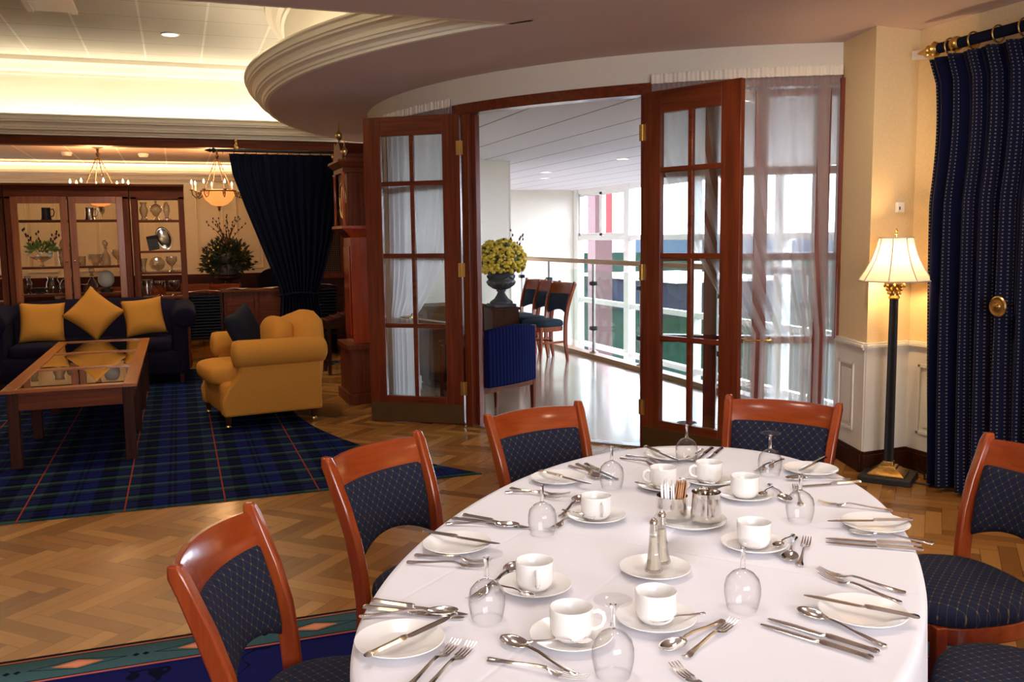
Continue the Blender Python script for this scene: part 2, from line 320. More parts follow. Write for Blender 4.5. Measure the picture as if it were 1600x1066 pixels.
for k in ('tartan', 'carpet_blue', 'carpet_border', 'curtain_dotted', 'blue_stripe'): MAT[k].node_tree.nodes['Principled BSDF'].inputs['Specular IOR Level'].default_value = .03
def m_tiles(name, c, cell, off, rough=.9, linecol=(.45, .38, .28), wd=.012, xonly=False, sk=1):
    m, nt, b = base(name, c, rough); s = N(nt, 'ShaderNodeSeparateXYZ'); nt.links.new(coords(nt), s.inputs[0])
    def ln(v, p, o, w): return mth(nt, 'LESS_THAN', mth(nt, 'FRACT', mth(nt, 'DIVIDE', mth(nt, 'ADD', v, o + 60 * p), p)), w / p)
    a = ln(s.outputs[0], cell[0], off[0], wd); f = a
    f2 = ln(s.outputs[1], cell[1], off[1], .012) if not xonly else 0.0
    nt.links.new(mix(nt, f2, mix(nt, f, mix(nt, noise(nt, coords(nt), 60, 4), tuple(k * .95 for k in c), c), linecol), (.42, .36, .27)), b.inputs['Base Color'])
m_tiles('tile_ceiling', (0.74, 0.70, 0.60), (.6, .6), (.24, .1), linecol=(.92, .90, .80), wd=.022)  # lengthwise grid lines coloured paler to paint in the light they catch
m_tiles('tile_balcony', (0.78, 0.73, 0.72), (.6, 1.5), (.25, 0), linecol=(.24, .18, .16), wd=.020, xonly=True)
m_tiles('tile_bar', (0.60, 0.52, 0.42), (.6, 1.2), (.1, .1), linecol=(.85, .75, .6), wd=.02, xonly=True)

# ------------------------------------------------------------------ geometry helpers
class MB:
    def __init__(s): s.v = []; s.f = []; s.uv = {}
    def add(s, vs, fs, M=None, uv=None):
        n = len(s.v)
        s.v += [tuple(M @ Vector(v)) if M else tuple(v) for v in vs]
        s.f += [tuple(i + n for i in f) for f in fs]
        if uv:
            for i, q in enumerate(uv): s.uv[n + i] = q
        return s
    def box(s, c, d, M=None):
        x, y, z = c; a, b, h = d[0] / 2, d[1] / 2, d[2] / 2
        return s.add([(x + i * a, y + j * b, z + k * h) for k in (-1, 1) for j in (-1, 1) for i in (-1, 1)],
                     [(0, 2, 3, 1), (4, 5, 7, 6), (0, 1, 5, 4), (2, 6, 7, 3), (0, 4, 6, 2), (1, 3, 7, 5)], M)
    def bar(s, a, b, w, h, up=(0, 0, 1)):
        a, b = Vector(a), Vector(b); d = b - a; L = d.length; d.normalize(); u = Vector(up)
        x = d.cross(u); x = x.normalized() if x.length > 1e-4 else Vector((1, 0, 0)); u = x.cross(d)
        m = Matrix((x, d, u)).transposed().to_4x4(); m.translation = (a + b) / 2
        return s.box((0, 0, 0), (w, L, h), m)
    def loft(s, rings, caps=True, closed=True, loop=False):
        n = len(rings[0]); vs = [p for r in rings for p in r]; fs = []
        m = len(rings); cn = n if closed else n - 1
        for i in range(m if loop else m - 1):
            j = (i + 1) % m
            for k in range(cn):
                l = (k + 1) % n; fs.append((i * n + k, i * n + l, j * n + l, j * n + k))
        if caps and not loop:
            fs.append(tuple(reversed(range(n)))); fs.append(tuple((m - 1) * n + k for k in range(n)))
        return s.add(vs, fs)
    def lathe(s, prof, c=(0, 0, 0), seg=24, M=None, caps=False, sq=None):
        rings = []
        for r, z in prof:
            rings.append([(c[0] + max(r, 1e-4) * cos(2 * pi * k / seg), c[1] + max(r, 1e-4) * sin(2 * pi * k / seg), c[2] + z) for k in range(seg)])
        t = MB().loft(rings, caps); return s.add(t.v, t.f, M)
    def cyl(s, c, r, h, seg=20, M=None): return s.lathe([(r, 0), (r, h)], c, seg, M, True)
    def tube(s, pts, r, seg=8, loop=False):
        P = [Vector(p) for p in pts]; n = len(P); rings = []; up = None
        for i in range(n):
            if loop: d = P[(i + 1) % n] - P[i - 1]
            else: d = P[min(i + 1, n - 1)] - P[max(i - 1, 0)]
            d.normalize()
            if up is None: up = Vector((0, 0, 1)) if abs(d.z) < .9 else Vector((1, 0, 0))
            x = d.cross(up).normalized(); up = x.cross(d)
            q = r[i] if isinstance(r, (list, tuple)) else r
            rings.append([tuple(P[i] + x * q * cos(2 * pi * k / seg) + up * q * sin(2 * pi * k / seg)) for k in range(seg)])
        return s.loft(rings, not loop, True, loop)
    def prism(s, poly, z0, z1, M=None):
        n = len(poly)
        vs = [(x, y, z0) for x, y in poly] + [(x, y, z1) for x, y in poly]
        fs = [tuple(reversed(range(n))), tuple(range(n, 2 * n))] + [(k, (k + 1) % n, n + (k + 1) % n, n + k) for k in range(n)]
        return s.add(vs, fs, M)
    def grid(s, fn, nu, nv, uvfn=None):
        vs = []; uv = []
        for j in range(nv + 1):
            for i in range(nu + 1):
                vs.append(fn(i / nu, j / nv)); uv.append(uvfn(i / nu, j / nv) if uvfn else (i / nu, j / nv))
        w = nu + 1
        return s.add(vs, [(j * w + i, j * w + i + 1, (j + 1) * w + i + 1, (j + 1) * w + i) for j in range(nv) for i in range(nu)], uv=uv)
    def ball(s, c, r, seg=12, rg=8, M=None):
        r = r if isinstance(r, tuple) else (r, r, r); rings = []
        for j in range(rg + 1):
            t = pi * j / rg; q = max(sin(t), 1e-3)
            rings.append([(c[0] + r[0] * q * cos(2 * pi * k / seg), c[1] + r[1] * q * sin(2 * pi * k / seg), c[2] - r[2] * cos(t)) for k in range(seg)])
        t = MB().loft(rings); return s.add(t.v, t.f, M)
    def build(s, name, m, parent=None, bevel=0, ang=35, solid=0, sub=0, mods=None):
        me = bpy.data.meshes.new(name); me.from_pydata(s.v, [], s.f); me.update()
        if s.uv:
            l = me.uv_layers.new(name='UVMap')
            for lp in me.loops: l.data[lp.index].uv = s.uv.get(lp.vertex_index, (0, 0))
        bm = bmesh.new(); bm.from_mesh(me); bmesh.ops.recalc_face_normals(bm, faces=bm.faces); bm.to_mesh(me); bm.free()
        me.polygons.foreach_set('use_smooth', [True] * len(me.polygons))
        me.set_sharp_from_angle(angle=radians(ang))
        me.materials.append(MAT[m])
        o = bpy.data.objects.new(name, me); COL.objects.link(o)
        if parent: o.parent = parent
        if solid: q = o.modifiers.new('s', 'SOLIDIFY'); q.thickness = solid; q.offset = 0
        if sub: q = o.modifiers.new('sub', 'SUBSURF'); q.levels = sub; q.render_levels = sub
        if bevel:
            q = o.modifiers.new('b', 'BEVEL'); q.width = bevel; q.segments = 2; q.limit_method = 'ANGLE'; q.angle_limit = radians(40)
            q.harden_normals = False
        return o
def tag(o, label, cat, group=None, kind=None):
    o['label'] = label; o['category'] = cat
    if group: o['group'] = group
    if kind: o['kind'] = kind
    return o
def thing(name, label, cat, loc=(0, 0, 0), rz=0, group=None):
    o = bpy.data.objects.new(name, None); o.empty_display_size = .1; COL.objects.link(o); o.location = loc; o.rotation_euler = (0, 0, rz)
    return tag(o, label, cat, group)
def struct(o, label=None):
    o['kind'] = 'structure'
    if label: o['label'] = label
    return o
def sroot(name, loc=(0, 0, 0), rz=0, label=None):
    o = bpy.data.objects.new(name, None); o.empty_display_size = .1; COL.objects.link(o); o.location = loc; o.rotation_euler = (0, 0, rz)
    return struct(o, label)
def dup(root, loc, rz, label, group=None, rx=0, ry=0):
    def cp(o, par):
        c = o.copy(); COL.objects.link(c)
        if par: c.parent = par
        for ch in [k for k in KIDS[o.name]]: cp(ch, c)
        return c
    global KIDS
    KIDS = {}
    def walk(o):
        KIDS[o.name] = list(o.children)
        for k in o.children: walk(k)
    walk(root); r = cp(root, None); r.location = loc; r.rotation_euler = (rx, ry, rz); r['label'] = label
    if group: r['group'] = group
    return r

# ------------------------------------------------------------------ the setting
CW = (5.61, 8.48); RO = 3.83; RI = 3.74
def pc(t, r, c=CW): t = radians(t); return (c[0] + r * cos(t), c[1] + r * sin(t))
def arcpts(a0, a1, r, c, n=48): return [pc(a0 + (a1 - a0) * k / n, r, c) for k in range(n + 1)]
def arcwall(mb, t0, t1, z0, z1, r0, r1, c=CW, step=2.0):
    n = max(2, int(abs(t1 - t0) / step))
    rings = []
    for k in range(n + 1):
        t = t0 + (t1 - t0) * k / n; a = pc(t, r0, c); b = pc(t, r1, c)
        rings.append([(a[0], a[1], z0), (b[0], b[1], z0), (b[0], b[1], z1), (a[0], a[1], z1)])
    return mb.loft(rings)
ZC = 2.73
# floor of the room, the bar and the balcony
fl = MB().prism([(-4.6, -2.6), (4.5, -2.6), (4.5, 4.4), (4.80, 4.4), (4.80, 19.3), (-4.6, 19.3)], -.25, 0)
struct(fl.build('floor', 'parquet'), 'oak herringbone parquet floor of the lounge and balcony')
struct(MB().box((6.8, 11.8, -3.65), (4.2, 15.4, .2)).build('floor_atrium', 'atrium_floor'), 'atrium floor one storey below the balcony')
struct(MB().prism(arcpts(109.1, 247.1, RI + .04, CW) + [(4.3, 4.45), (4.80, 4.45), (4.80, 19.2), (4.38, 19.2)], -.05, .002).build('floor_balcony', 'parquet_pale'), 'pale glossy parquet of the balcony')
# walls
RW = 4.34
struct(MB().prism([(RW, 4.53), (3.99, 4.51), (4.12, 4.955), (4.20, 4.98), (4.30, 4.75), (4.50, 4.70), (4.5, -2.6), (RW, -2.6)], 0, ZC).build('wall_right', 'wall_cream'), 'cream textured wall with a corner behind the floor lamp')
struct(MB().box((-4.55, 6.4, 1.8), (.1, 18.2, 3.9)).build('wall_left', 'wall_cream'))
wb = MB()
wb.box((-2.9, -2.55, 1.36), (3.4, .1, 2.73)); wb.box((3.25, -2.55, 1.36), (2.5, .1, 2.73)); wb.box((.4, -2.55, .45), (3.2, .1, .9)); wb.box((.4, -2.55, 2.63), (3.2, .1, .2))
struct(wb.build('wall_rear', 'wall_cream'), 'cream wall behind the viewer with a wide window opening')
wf = sroot('window_2', label='wide window in the wall behind the viewer')
f = MB()
for x in (-1.2, -.13, .93, 2.0): f.box((x, -2.5, 1.715), (.07, .07, 1.63))
for z in (.93, 2.5): f.box((.4, -2.5, z), (3.2, .07, .06))
f.build('window_frame', 'mahogany_z', wf)
# curved wall round the balcony doors
cwl = MB(); arcwall(cwl, 247.1, 186, 2.53, ZC, RI, RO); arcwall(cwl, 186, 109.1, 0, ZC, RI, RO)
struct(cwl.build('wall_curved', 'wall_white'), 'pale curved wall above and beside the balcony doors')
struct(MB().box((4.33, 15.6, 1.3), (.1, 7.2, 2.6)).build('wall_balcony_left', 'wall_white'))
struct(MB().box((6.35, 19.25, -.5), (4.7, .1, 6.2)).build('wall_balcony_end', 'wall_white'), 'plain white end wall of the balcony and atrium')
struct(MB().box((6.57, 4.35, -.5), (4.3, .1, 6.2)).build('wall_balcony_near', 'wall_white'))
struct(MB().box((4.78, 11.85, -1.95), (.04, 14.9, 3.3)).build('wall_atrium_side', 'wall_white'))
# trim: base and dado along the right wall
pts = [(4.13, 4.95), (3.985, 4.505), (RW - .003, 4.525), (RW - .003, -2.5)]
def runner(mb, pts, d, z0, z1):
    for a, b in zip(pts[:-1], pts[1:]):
        a, b = Vector((*a, 0)), Vector((*b, 0)); t = (b - a).normalized(); n = Vector((t.y, -t.x, 0)) * -1
        if n.x > 0 or (abs(n.x) < .2 and n.y > 0): n = -n
        mb.prism([tuple((a - t * d * .7).xy), tuple((b + t * 0).xy), tuple((b + n * d).xy), tuple((a - t * d * .7 + n * d).xy)], z0, z1)
t = MB(); runner(t, pts, .028, 0, .115); runner(t, pts, .02, .115, .135)
struct(t.build('baseboard_right', 'darkwood_x', bevel=.004), 'dark red-brown baseboard')
t = MB(); runner(t, pts, .012, .135, .79)
struct(t.build('trim_1', 'wainscot_paint'), 'white wainscot panelling below the dado rail')
t = MB(); runner(t, pts, .034, .79, .81); runner(t, pts, .024, .775, .79); runner(t, pts, .026, .81, .822)
struct(t.build('trim_2', 'wainscot_paint', bevel=.003), 'white moulded dado rail')
def wpanel(mb, a, b, z0, z1, off=.012, w=.018, h=.012):
    a, b = Vector((*a, 0)), Vector((*b, 0)); t = (b - a).normalized(); n = Vector((t.y, -t.x, 0))
    if n.x > 0 or (abs(n.x) < .2 and n.y > 0): n = -n
    for q, r, zz0, zz1 in ((a, b, z0, z0 + w), (a, b, z1 - w, z1), (a, a + t * w, z0, z1), (b - t * w, b, z0, z1), (a + t * .045, b - t * .045, z0 + .045, z1 - .045)):
        hh = h if q is not None and (zz1 - zz0 < .02 or (r - q).length < .03) else h * .55
        mb.prism([tuple((q + n * off).xy), tuple((r + n * off).xy), tuple((r + n * (off + hh)).xy), tuple((q + n * (off + hh)).xy)], zz0, zz1)
t = MB()
A, B = Vector((4.12, 4.95)), Vector((3.985, 4.505)); d = (B - A).normalized()
wpanel(t, tuple(A + d * .10), tuple(A + d * .33), .24, .68)
wpanel(t, (4.07, 4.51), (4.24, 4.52), .24, .68)
for y in (4.42, 3.92, 3.42, 2.92, 2.42): wpanel(t, (RW - .003, y), (RW - .003, y - .38), .24, .68)
struct(t.build('trim_3', 'wainscot_paint', bevel=.002), 'raised mouldings of the wainscot panels')

# doors' frame, side windows
def archbar(mb, t0, t1, z0, z1, r0=RI - .01, r1=RO + .02): return arcwall(mb, t0, t1, z0, z1, r0, r1)
t = MB(); archbar(t, 204.0, 228.9, 2.452, 2.53, RI - .01, RO + .025); archbar(t, 228.9, 247.1, 2.46, 2.53)
archbar(t, 186, 204.0, 2.44, 2.53)
struct(t.build('trim_4', 'mahogany_x', bevel=.004), 'dark curved wooden head frame over the balcony doors')
t = MB()
for a, b in ((204.3, 205.4), (227.5, 228.9)): archbar(t, a, b, 0, 2.46, RI - .01, RO + .004)
archbar(t, 205.4, 206.0, 0, 2.45, RI, RO - .04)
struct(t.build('trim_5', 'mahogany_z', bevel=.004), 'dark wooden jambs of the balcony doorway')
struct(archbar(MB(), 205.4, 227.5, 0, .012, RI, RO).build('trim_6', 'postmetal'), 'metal threshold strip across the doorway')
def sidewin(name, a0, a1, mull, lab):
    r = sroot(name, label=lab); f = MB()
    for m_ in mull: archbar(f, m_ - .65, m_ + .65, 0, 2.45)
    f.build('mullion', 'mahogany_z', r, bevel=.003); f = MB()
    for z, h in ((.06, .12), (.79, .05), (1.35, .05), (1.92, .05), (2.42, .05)): archbar(f, a0, a1, z - h / 2, z + h / 2, RI + .01, RO)
    f.build('transom', 'mahogany_x', r)
    arcwall(MB(), a0, a1, .1, 2.44, RI + .045, RI + .05).build('pane', 'pane_glass', r)
sidewin('window_3', 228.9, 247.1, (234.7, 239.5, 245.4), 'tall curved side window behind the sheer curtain, right of the doors')
sidewin('window_4', 186, 203.8, (186.7, 202.9), 'tall curved side window seen through the panes of the left door')
struct(arcwall(MB(), 246.75, 247.3, .8, 2.5, RO - .02, RO + .045).build('trim_7', 'mahogany_z', bevel=.004), 'dark wooden edge strip right of the sheer curtain')
struct(arcwall(MB(), 119.3, 120.8, 0, 2.35, RI - .04, RI + .01).build('trim_8', 'darkwood_z'), 'dark vertical edge of a frame on the curved wall')

# ceilings
def ang_at_y(r, y): return 180 - math.degrees(math.asin((y - CC[1]) / r))
RB = 5.12
a0, a1 = ang_at_y(RB, 5.08), ang_at_y(RB, 11.75)
struct(MB().prism([(-4.6, -2.6), (4.5, -2.6), (4.5, 5.08)] + [(pc(a0, RB, CC)[0], 5.08), (-4.6, 5.08)], ZC, ZC + .05).build('ceiling', 'ceiling_paint'), 'flat painted ceiling over the dining tables')
arc = arcpts(a0, a1, RB, CC)
inner = arcpts(109.1, 244.6, RI + .02, CW)
poly = [(arc[0][0], 5.08)] + arc + [(3.6, 11.75)] + inner[1:] + [(inner[-1][0], 5.08)]
struct(MB().prism(poly, ZC, ZC + .05).build('ceiling_ring', 'ceiling_paint'), 'curved soffit between the round cornice and the door wall')
struct(MB().prism(arcpts(109.1, 247.1, RI, CW) + [(4.3, 4.45), (8.75, 4.45), (8.75, 19.2), (4.38, 19.2)], 2.55, 2.6).build('ceiling_balcony', 'tile_balcony'), 'pale tiled ceiling over the balcony')
struct(MB().box((-1.2, 8.6, 3.64), (7.2, 7.6, .06)).build('ceiling_coffer', 'tile_ceiling'), 'raised tiled ceiling inside the lit coffer')
PROF = [(0, 0), (-.03, 0), (-.03, .018), (-.045, .022), (-.055, .04), (-.075, .052), (-.095, .055), (-.095, .072), (-.11, .075), (-.115, .10), (-.135, .125), (-.165, .135), (-.165, .15), (-.18, .155), (-.185, .19), (-.20, .20), (-.20, .215), (-.17, .215), (-.17, .17), (.10, .10), (.10, .05), (0, .05)]
def cornice_round(mb, r):
    rings = []
    for k in range(61):
        a = a0 + 1.2 + (a1 + 3 - a0 - 1.2) * k / 60; ring = []
        for o, z in PROF: p = pc(a, r - o, CC); ring.append((p[0], p[1], ZC + z))
        rings.append(ring)
    mb.loft(rings)
def cornice_line(mb, x0, x1, y, sgn, prof=PROF, z=ZC):
    mb.loft([[(x, y + sgn * o, z + zz) for o, zz in prof] for x in (x0, x1)])
t = MB(); cornice_round(t, RB)
struct(t.build('trim_9', 'cornice_paint', ang=25), 'curved moulded cornice of the ceiling coffer')
t = MB(); cornice_line(t, -4.5, 2.2, 11.75, 1); struct(t.build('trim_10', 'cornice_paint', ang=25), 'straight moulded cornice at the far side of the coffer')
t = MB(); cornice_line(t, -4.5, 1.9, 5.08, -1); struct(t.build('trim_11', 'cornice_paint', ang=25), 'moulded cornice at the near side of the coffer')
# coffer walls
t = MB(); t.box((-1.2, 11.98, 3.23), (6.8, .06, .85)); t.box((-1.2, 4.85, 3.23), (7.2, .06, .85))
t2 = MB(); arcwall(t2, a0 - 3, a1 + 3, 2.80, 3.66, 4.90, 4.95, CC); t.add(t2.v, t2.f)
struct(t.build('wall_coffer', 'cornice_paint'), 'pale upright faces of the ceiling coffer')
CR = [(0, 0), (-.03, 0), (-.035, .03), (-.07, .05), (-.10, .10), (-.11, .11), (-.16, .13), (-.17, .17), (-.17, .19), (0, .19)]
t = MB(); t.loft([[(x, 11.95 + o * 1.3, 3.43 + z) for o, z in CR] for x in (-4.5, 2.5)])
rings = []
for k in range(61):
    a = a0 - 3 + (a1 + 6 - a0) * k / 60; rings.append([(*pc(a, 4.95 - o, CC), 3.43 + z) for o, z in CR])
t.loft(rings); struct(t.build('trim_12', 'cornice_paint', ang=25), 'crown moulding under the raised ceiling')
# header to the bar, bar room
struct(MB().box((-1.0, 11.86, 2.68), (7.2, .2, .10)).build('trim_13', 'cabinet_x', bevel=.004), 'red-brown wooden header between lounge and bar')
struct(MB().box((-.65, 13.8, 2.76), (7.9, 3.9, .05)).build('ceiling_bar', 'tile_bar'), 'tiled ceiling over the bar beyond the header')
struct(MB().box((-.65, 15.85, 1.4), (7.9, .1, 2.8)).build('wall_back', 'panel_cream'), 'cream panelled wall at the back of the bar')
struct(MB().box((3.2, 13.8, 1.4), (.1, 4.0, 2.8)).build('wall_bar_right', 'darkwood_z'))
t = MB(); cornice_line(t, -4.5, 3.1, 15.6, 1, [(o * .9, z * .9) for o, z in PROF], 2.43)
struct(t.build('trim_14', 'cornice_paint', ang=25), 'lit cornice along the back wall of the bar')
t = MB()
for k in range(11):
    x = -3.2 + k * .62
    for (xx, zz, w, h) in ((x, 1.06, .42, .02), (x, 2.30, .42, .02), (x - .2, 1.68, .02, 1.24), (x + .2, 1.68, .02, 1.24), (x, 1.68, .30, 1.12)):
        t.box((xx, 15.79, zz), (w, .05 if w > .35 or w < .05 else .03, h))
struct(t.build('trim_15', 'panel_cream', bevel=.004), 'raised vertical panels on the back wall of the bar')

# atrium window wall
ww = sroot('window_1', label='white framed glazed wall of the atrium beyond the balcony'); XW = 8.62
f = MB()
ys = [19.1, 16.6, 14.1, 11.6, 9.1, 6.6, 4.5]
for y in ys: f.box((XW, y, -.5), (.16, .22, 6.1))
for z in (1.47, .08, -.92, -2.2, -3.4, 2.5): f.box((XW, 11.8, z), (.12, 15.0, .10))
f.build('window_frame', 'white_frame', ww, bevel=.006)
for a, b in zip(ys[:1], ys[1:2]):
    g = MB(); m_ = (a + b) / 2; w = a - b - .22
    for yy, s_ in ((m_ + w / 4, 1), (m_ - w / 4, 1)):
        for dy in (-w / 4 + .035, w / 4 - .035): g.box((XW, yy + dy, 1.98), (.09, .07, .96))
        for z in (1.54, 2.43): g.box((XW, yy, z), (.09, w / 2, .07))
    g.build('casement', 'white_frame', ww, bevel=.004)
MB().box((XW, 11.8, -.5), (.01, 14.9, 6.0)).build('pane', 'window_glass', ww)

# ------------------------------------------------------------------ outside
tag(MB().box((309, 150, -3.8), (600, 900, .1)).build('lawn', 'ground_grass'), 'green lawn outside below the atrium windows', 'grass', kind='stuff')
t = thing('outdoor_column', 'brown outdoor column with a red upper strip behind the far window', 'column', (11.12, 23.2, -3.75))
MB().box((0, 0, 4.1), (.52, .5, 8.2)).build('shaft', 'brick_brown', t); MB().box((.15, -.27, 6.7), (.20, .04, 3.0)).build('cladding', 'brick_red', t)
for x, y, w, d, h, l in ((34, 58, 8, 14, 2.2, 'low blue-grey building beyond the lawn, left one'), (60, 38, 8, 14, 2.4, 'low blue-grey building beyond the lawn, right one')):
    b = thing('low_building', l, 'building', (x, y, -3.75), 0, 'low buildings beyond the lawn')
    MB().box((0, 0, h / 2), (w, d, h)).build('wall', 'building_blue', b); MB().box((0, 0, h + .1), (w + .6, d + .6, .2)).build('roof', 'postmetal', b)
h = MB(); rings = []
for k in range(60):
    y = -60 + k * 10; zz = 1.0 + .7 * sin(k * .7) + .5 * sin(k * 1.9 + 1); rings.append([(138, y, -3.74), (142, y, zz), (146, y, -3.74)])
h.loft(rings); tag(h.build('tree_line', 'hill'), 'low dark tree line on the horizon beyond the lawn', 'trees')
# ------------------------------------------------------------------ carpets
poly = [(-4.45, 5.40)] + [p for p in reversed(arcpts(ang_at_y(5.06, 11.3), ang_at_y(5.06, 5.40), 5.06, CC))][0:0]
aa, ab = ang_at_y(5.06, 5.40), ang_at_y(5.06, 11.3)
poly = [(-4.45, 5.40)] + arcpts(aa, ab, 5.06, CC) + [(-4.45, 11.3)]
tag(MB().prism(poly, .001, .007).build('tartan_carpet', 'tartan'), 'dark blue and green tartan carpet with thin red lines under the sofas', 'carpet')
path = [(-4.4, 3.56), (-3, 3.56), (-1.5, 3.56), (0, 3.56), (1.0, 3.56)] + [pc(90 - k * 4.5, 1.4, (1.25, 2.16)) for k in range(0, 21)] + [(2.65, 1.5), (2.65, .5), (2.65, -2.4)]
inn = [(-4.4, -2.4)] + path
tag(MB().prism(inn, .001, .006).build('dining_carpet', 'carpet_blue'), 'royal blue carpet with thin dark curls under the dining table', 'carpet')
sl = [0]
for a, b in zip(path[:-1], path[1:]): sl.append(sl[-1] + (Vector(a) - Vector(b)).length)
pts2 = []
for i, p in enumerate(path):
    d = (Vector(path[min(i + 1, len(path) - 1)]) - Vector(path[max(i - 1, 0)])).normalized(); n = Vector((d.y, -d.x)); q = Vector(p) + n * .225
    pts2.append((p, tuple(q), sl[i]))
b = MB(); n = len(pts2) - 1
b.add([(*q[0], .0075) for q in pts2] + [(*q[1], .0075) for q in pts2], [(i, i + 1, n + 2 + i, n + 1 + i) for i in range(n)], uv=[(q[2], 0) for q in pts2] + [(q[2], .225) for q in pts2])
tag(b.build('carpet_border', 'carpet_border', solid=.002), 'teal carpet border with orange diamonds edging the royal blue carpet', 'carpet')

def sgp(v, e): return math.copysign(abs(v) ** e, v)
def sup(mb, c, r, e1=.35, e2=.35, seg=32, rg=16, M=None):
    rings = []
    for j in range(rg + 1):
        t = -pi / 2 + pi * j / rg; q = max(abs(cos(t)), 1e-4) ** e1; rings.append([(c[0] + r[0] * q * sgp(cos(2 * pi * k / seg), e2), c[1] + r[1] * q * sgp(sin(2 * pi * k / seg), e2), c[2] + r[2] * sgp(sin(t), e1)) for k in range(seg)])
    t = MB().loft(rings); return mb.add(t.v, t.f, M)

# ------------------------------------------------------------------ dining chairs
def rectring(x, y, z, w, d): return [(x - w / 2, y - d / 2, z), (x + w / 2, y - d / 2, z), (x + w / 2, y + d / 2, z), (x - w / 2, y + d / 2, z)]
def seat_outline(k, n, s=1.0):
    t = 2 * pi * k / n; x = .228 * sgp(cos(t), .72); y = .212 * sgp(sin(t), .72)
    x *= 1 - .10 * (1 - (y / .212 + 1) / 2); return x * s, y * s
def back_y(z): return -.19 - .03 * max(0, (z - .44) / .2) - .11 * max(0, (z - .6) / .25) ** 1.3 * .45
def make_chair(label, loc, rz, group=None, seatmat='chair_fabric_seat', backmat='chair_fabric_back', wd='cherry', name='dining_chair', tall=0):
    t = thing(name, label, 'chair', loc, rz, group)
    for s in (-1, 1):
        rings = []
        for z in (0, .2, .40, .50, .60, .70, .78, .82 + tall):
            x = s * (.188 + .030 * max(0, (z - .45) / .4)); y = back_y(z) + (.01 if z > .1 else -.02)
            w = .028 + (.004 if z > .4 else 0); d = .030 if z < .1 else (.046 if z < .75 else .040)
            rings.append(rectring(x, y, z, w, d))
        x, y, z = s * .218, back_y(.845) + .012, .848 + tall; rings.append(rectring(x, y, z, .024, .026))
        MB().loft(rings).build('rear_leg', wd + '_z', t, bevel=.006)
        MB().loft([rectring(s * .178, .155, .40, .036, .036), rectring(s * .178, .157, .30, .034, .034), rectring(s * .182, .165, 0, .022, .022)]).build('front_leg', wd + '_z', t, bevel=.004)
    rings = []
    for k in range(13):
        x = -.205 + .41 * k / 12; b = .040 * (1 - (x / .205) ** 2); zt = .828 + .006 * (1 - (x / .205) ** 2) + tall
        ring = []
        for z, th in ((.735, .012), (.75, .024), (zt - .012, .024), (zt, .014)):
            ring.append((x, back_y(z) - b - th / 2, z))
        for z, th in ((zt, .014), (zt - .012, .024), (.75, .024), (.735, .012)):
            ring.append((x, back_y(z) - b + th / 2, z))
        rings.append(ring)
    MB().loft(rings).build('crest_rail', wd + '_x', t, bevel=.002)
    rings = []
    for k in range(19):
        u = -1 + 2 * k / 18; b = .036 * (1 - u * u); zb = .525 + .045 * (1 - u * u); zt = .752; ring = []; th = .022 * (1 - abs(u) ** 8) ** .5 + .004
        for j in range(16):
            a = 2 * pi * j / 16; zz = (zb + zt) / 2 + (zt - zb) / 2 * sgp(sin(a), .3); yy = th * sgp(cos(a), .6)
            x = u * (.172 + .026 * (zz - .53) / .22); ring.append((x, back_y(zz) - b * .95 + yy, zz))
        rings.append(ring)
    MB().loft(rings).build('back_pad', backmat, t)
    n = 44; m = MB(); rings = []
    for z, s in ((.398, .97), (.405, 1.0), (.425, 1.015), (.445, 1.0), (.458, .95), (.467, .86), (.474, .65), (.478, .35), (.479, .05)):
        rings.append([(*seat_outline(k, n, s), z) for k in range(n)])
    m.loft(rings).build('seat', seatmat, t)
    m = MB(); m.loft([[(*seat_outline(k, n, .985), z) for k in range(n)] for z in (.345, .398)]).build('seat_frame', wd + '_x', t, bevel=.004)
    m = MB()
    for s in (-1, 1): m.bar((s * .182, -.165, .22), (s * .18, .15, .22), .016, .026)
    m.tube([(-.18, .02, .22), (-.12, -.07, .22), (-.04, -.105, .22), (.04, -.105, .22), (.12, -.07, .22), (.18, .02, .22)], .013, 6)
    m.build('stretcher', wd + '_x', t)
    return t
def facing(fx, fy): return atan2(-fx, fy)
# back centre at z .85 measured: seat centre lies .28 in front of it
def from_back(bx, by, fx, fy, off=.285):
    l = sqrt(fx * fx + fy * fy); return (bx + fx / l * off, by + fy / l * off, 0), facing(fx, fy)
G = 'cherry dining chairs round the laid table'
l, r = from_back(.05, 2.115, .91, -.40); ch = make_chair('cherry dining chair in the left foreground, nearest its blue seat to the carpet border', l, r, G)
def chair(bx, by, fx, fy, lab):
    l, r = from_back(bx, by, fx, fy); return dup(ch, l, r, lab, G)
chair(.565, 2.855, .60, -.80, 'cherry dining chair second from the left, in front of the bare parquet')
chair(1.265, 3.225, .26, -.965, 'cherry dining chair in front of the open balcony doorway')
chair(2.235, 2.99, -.79, -.62, 'cherry dining chair in front of the sheer curtain and open right-hand door')
chair(2.42, 1.99, -.98, .17, 'cherry dining chair at the right edge, its back before the blue curtain')
chair(1.98, 1.24, -.64, .77, 'cherry dining chair at the bottom right corner, only its seat in view')

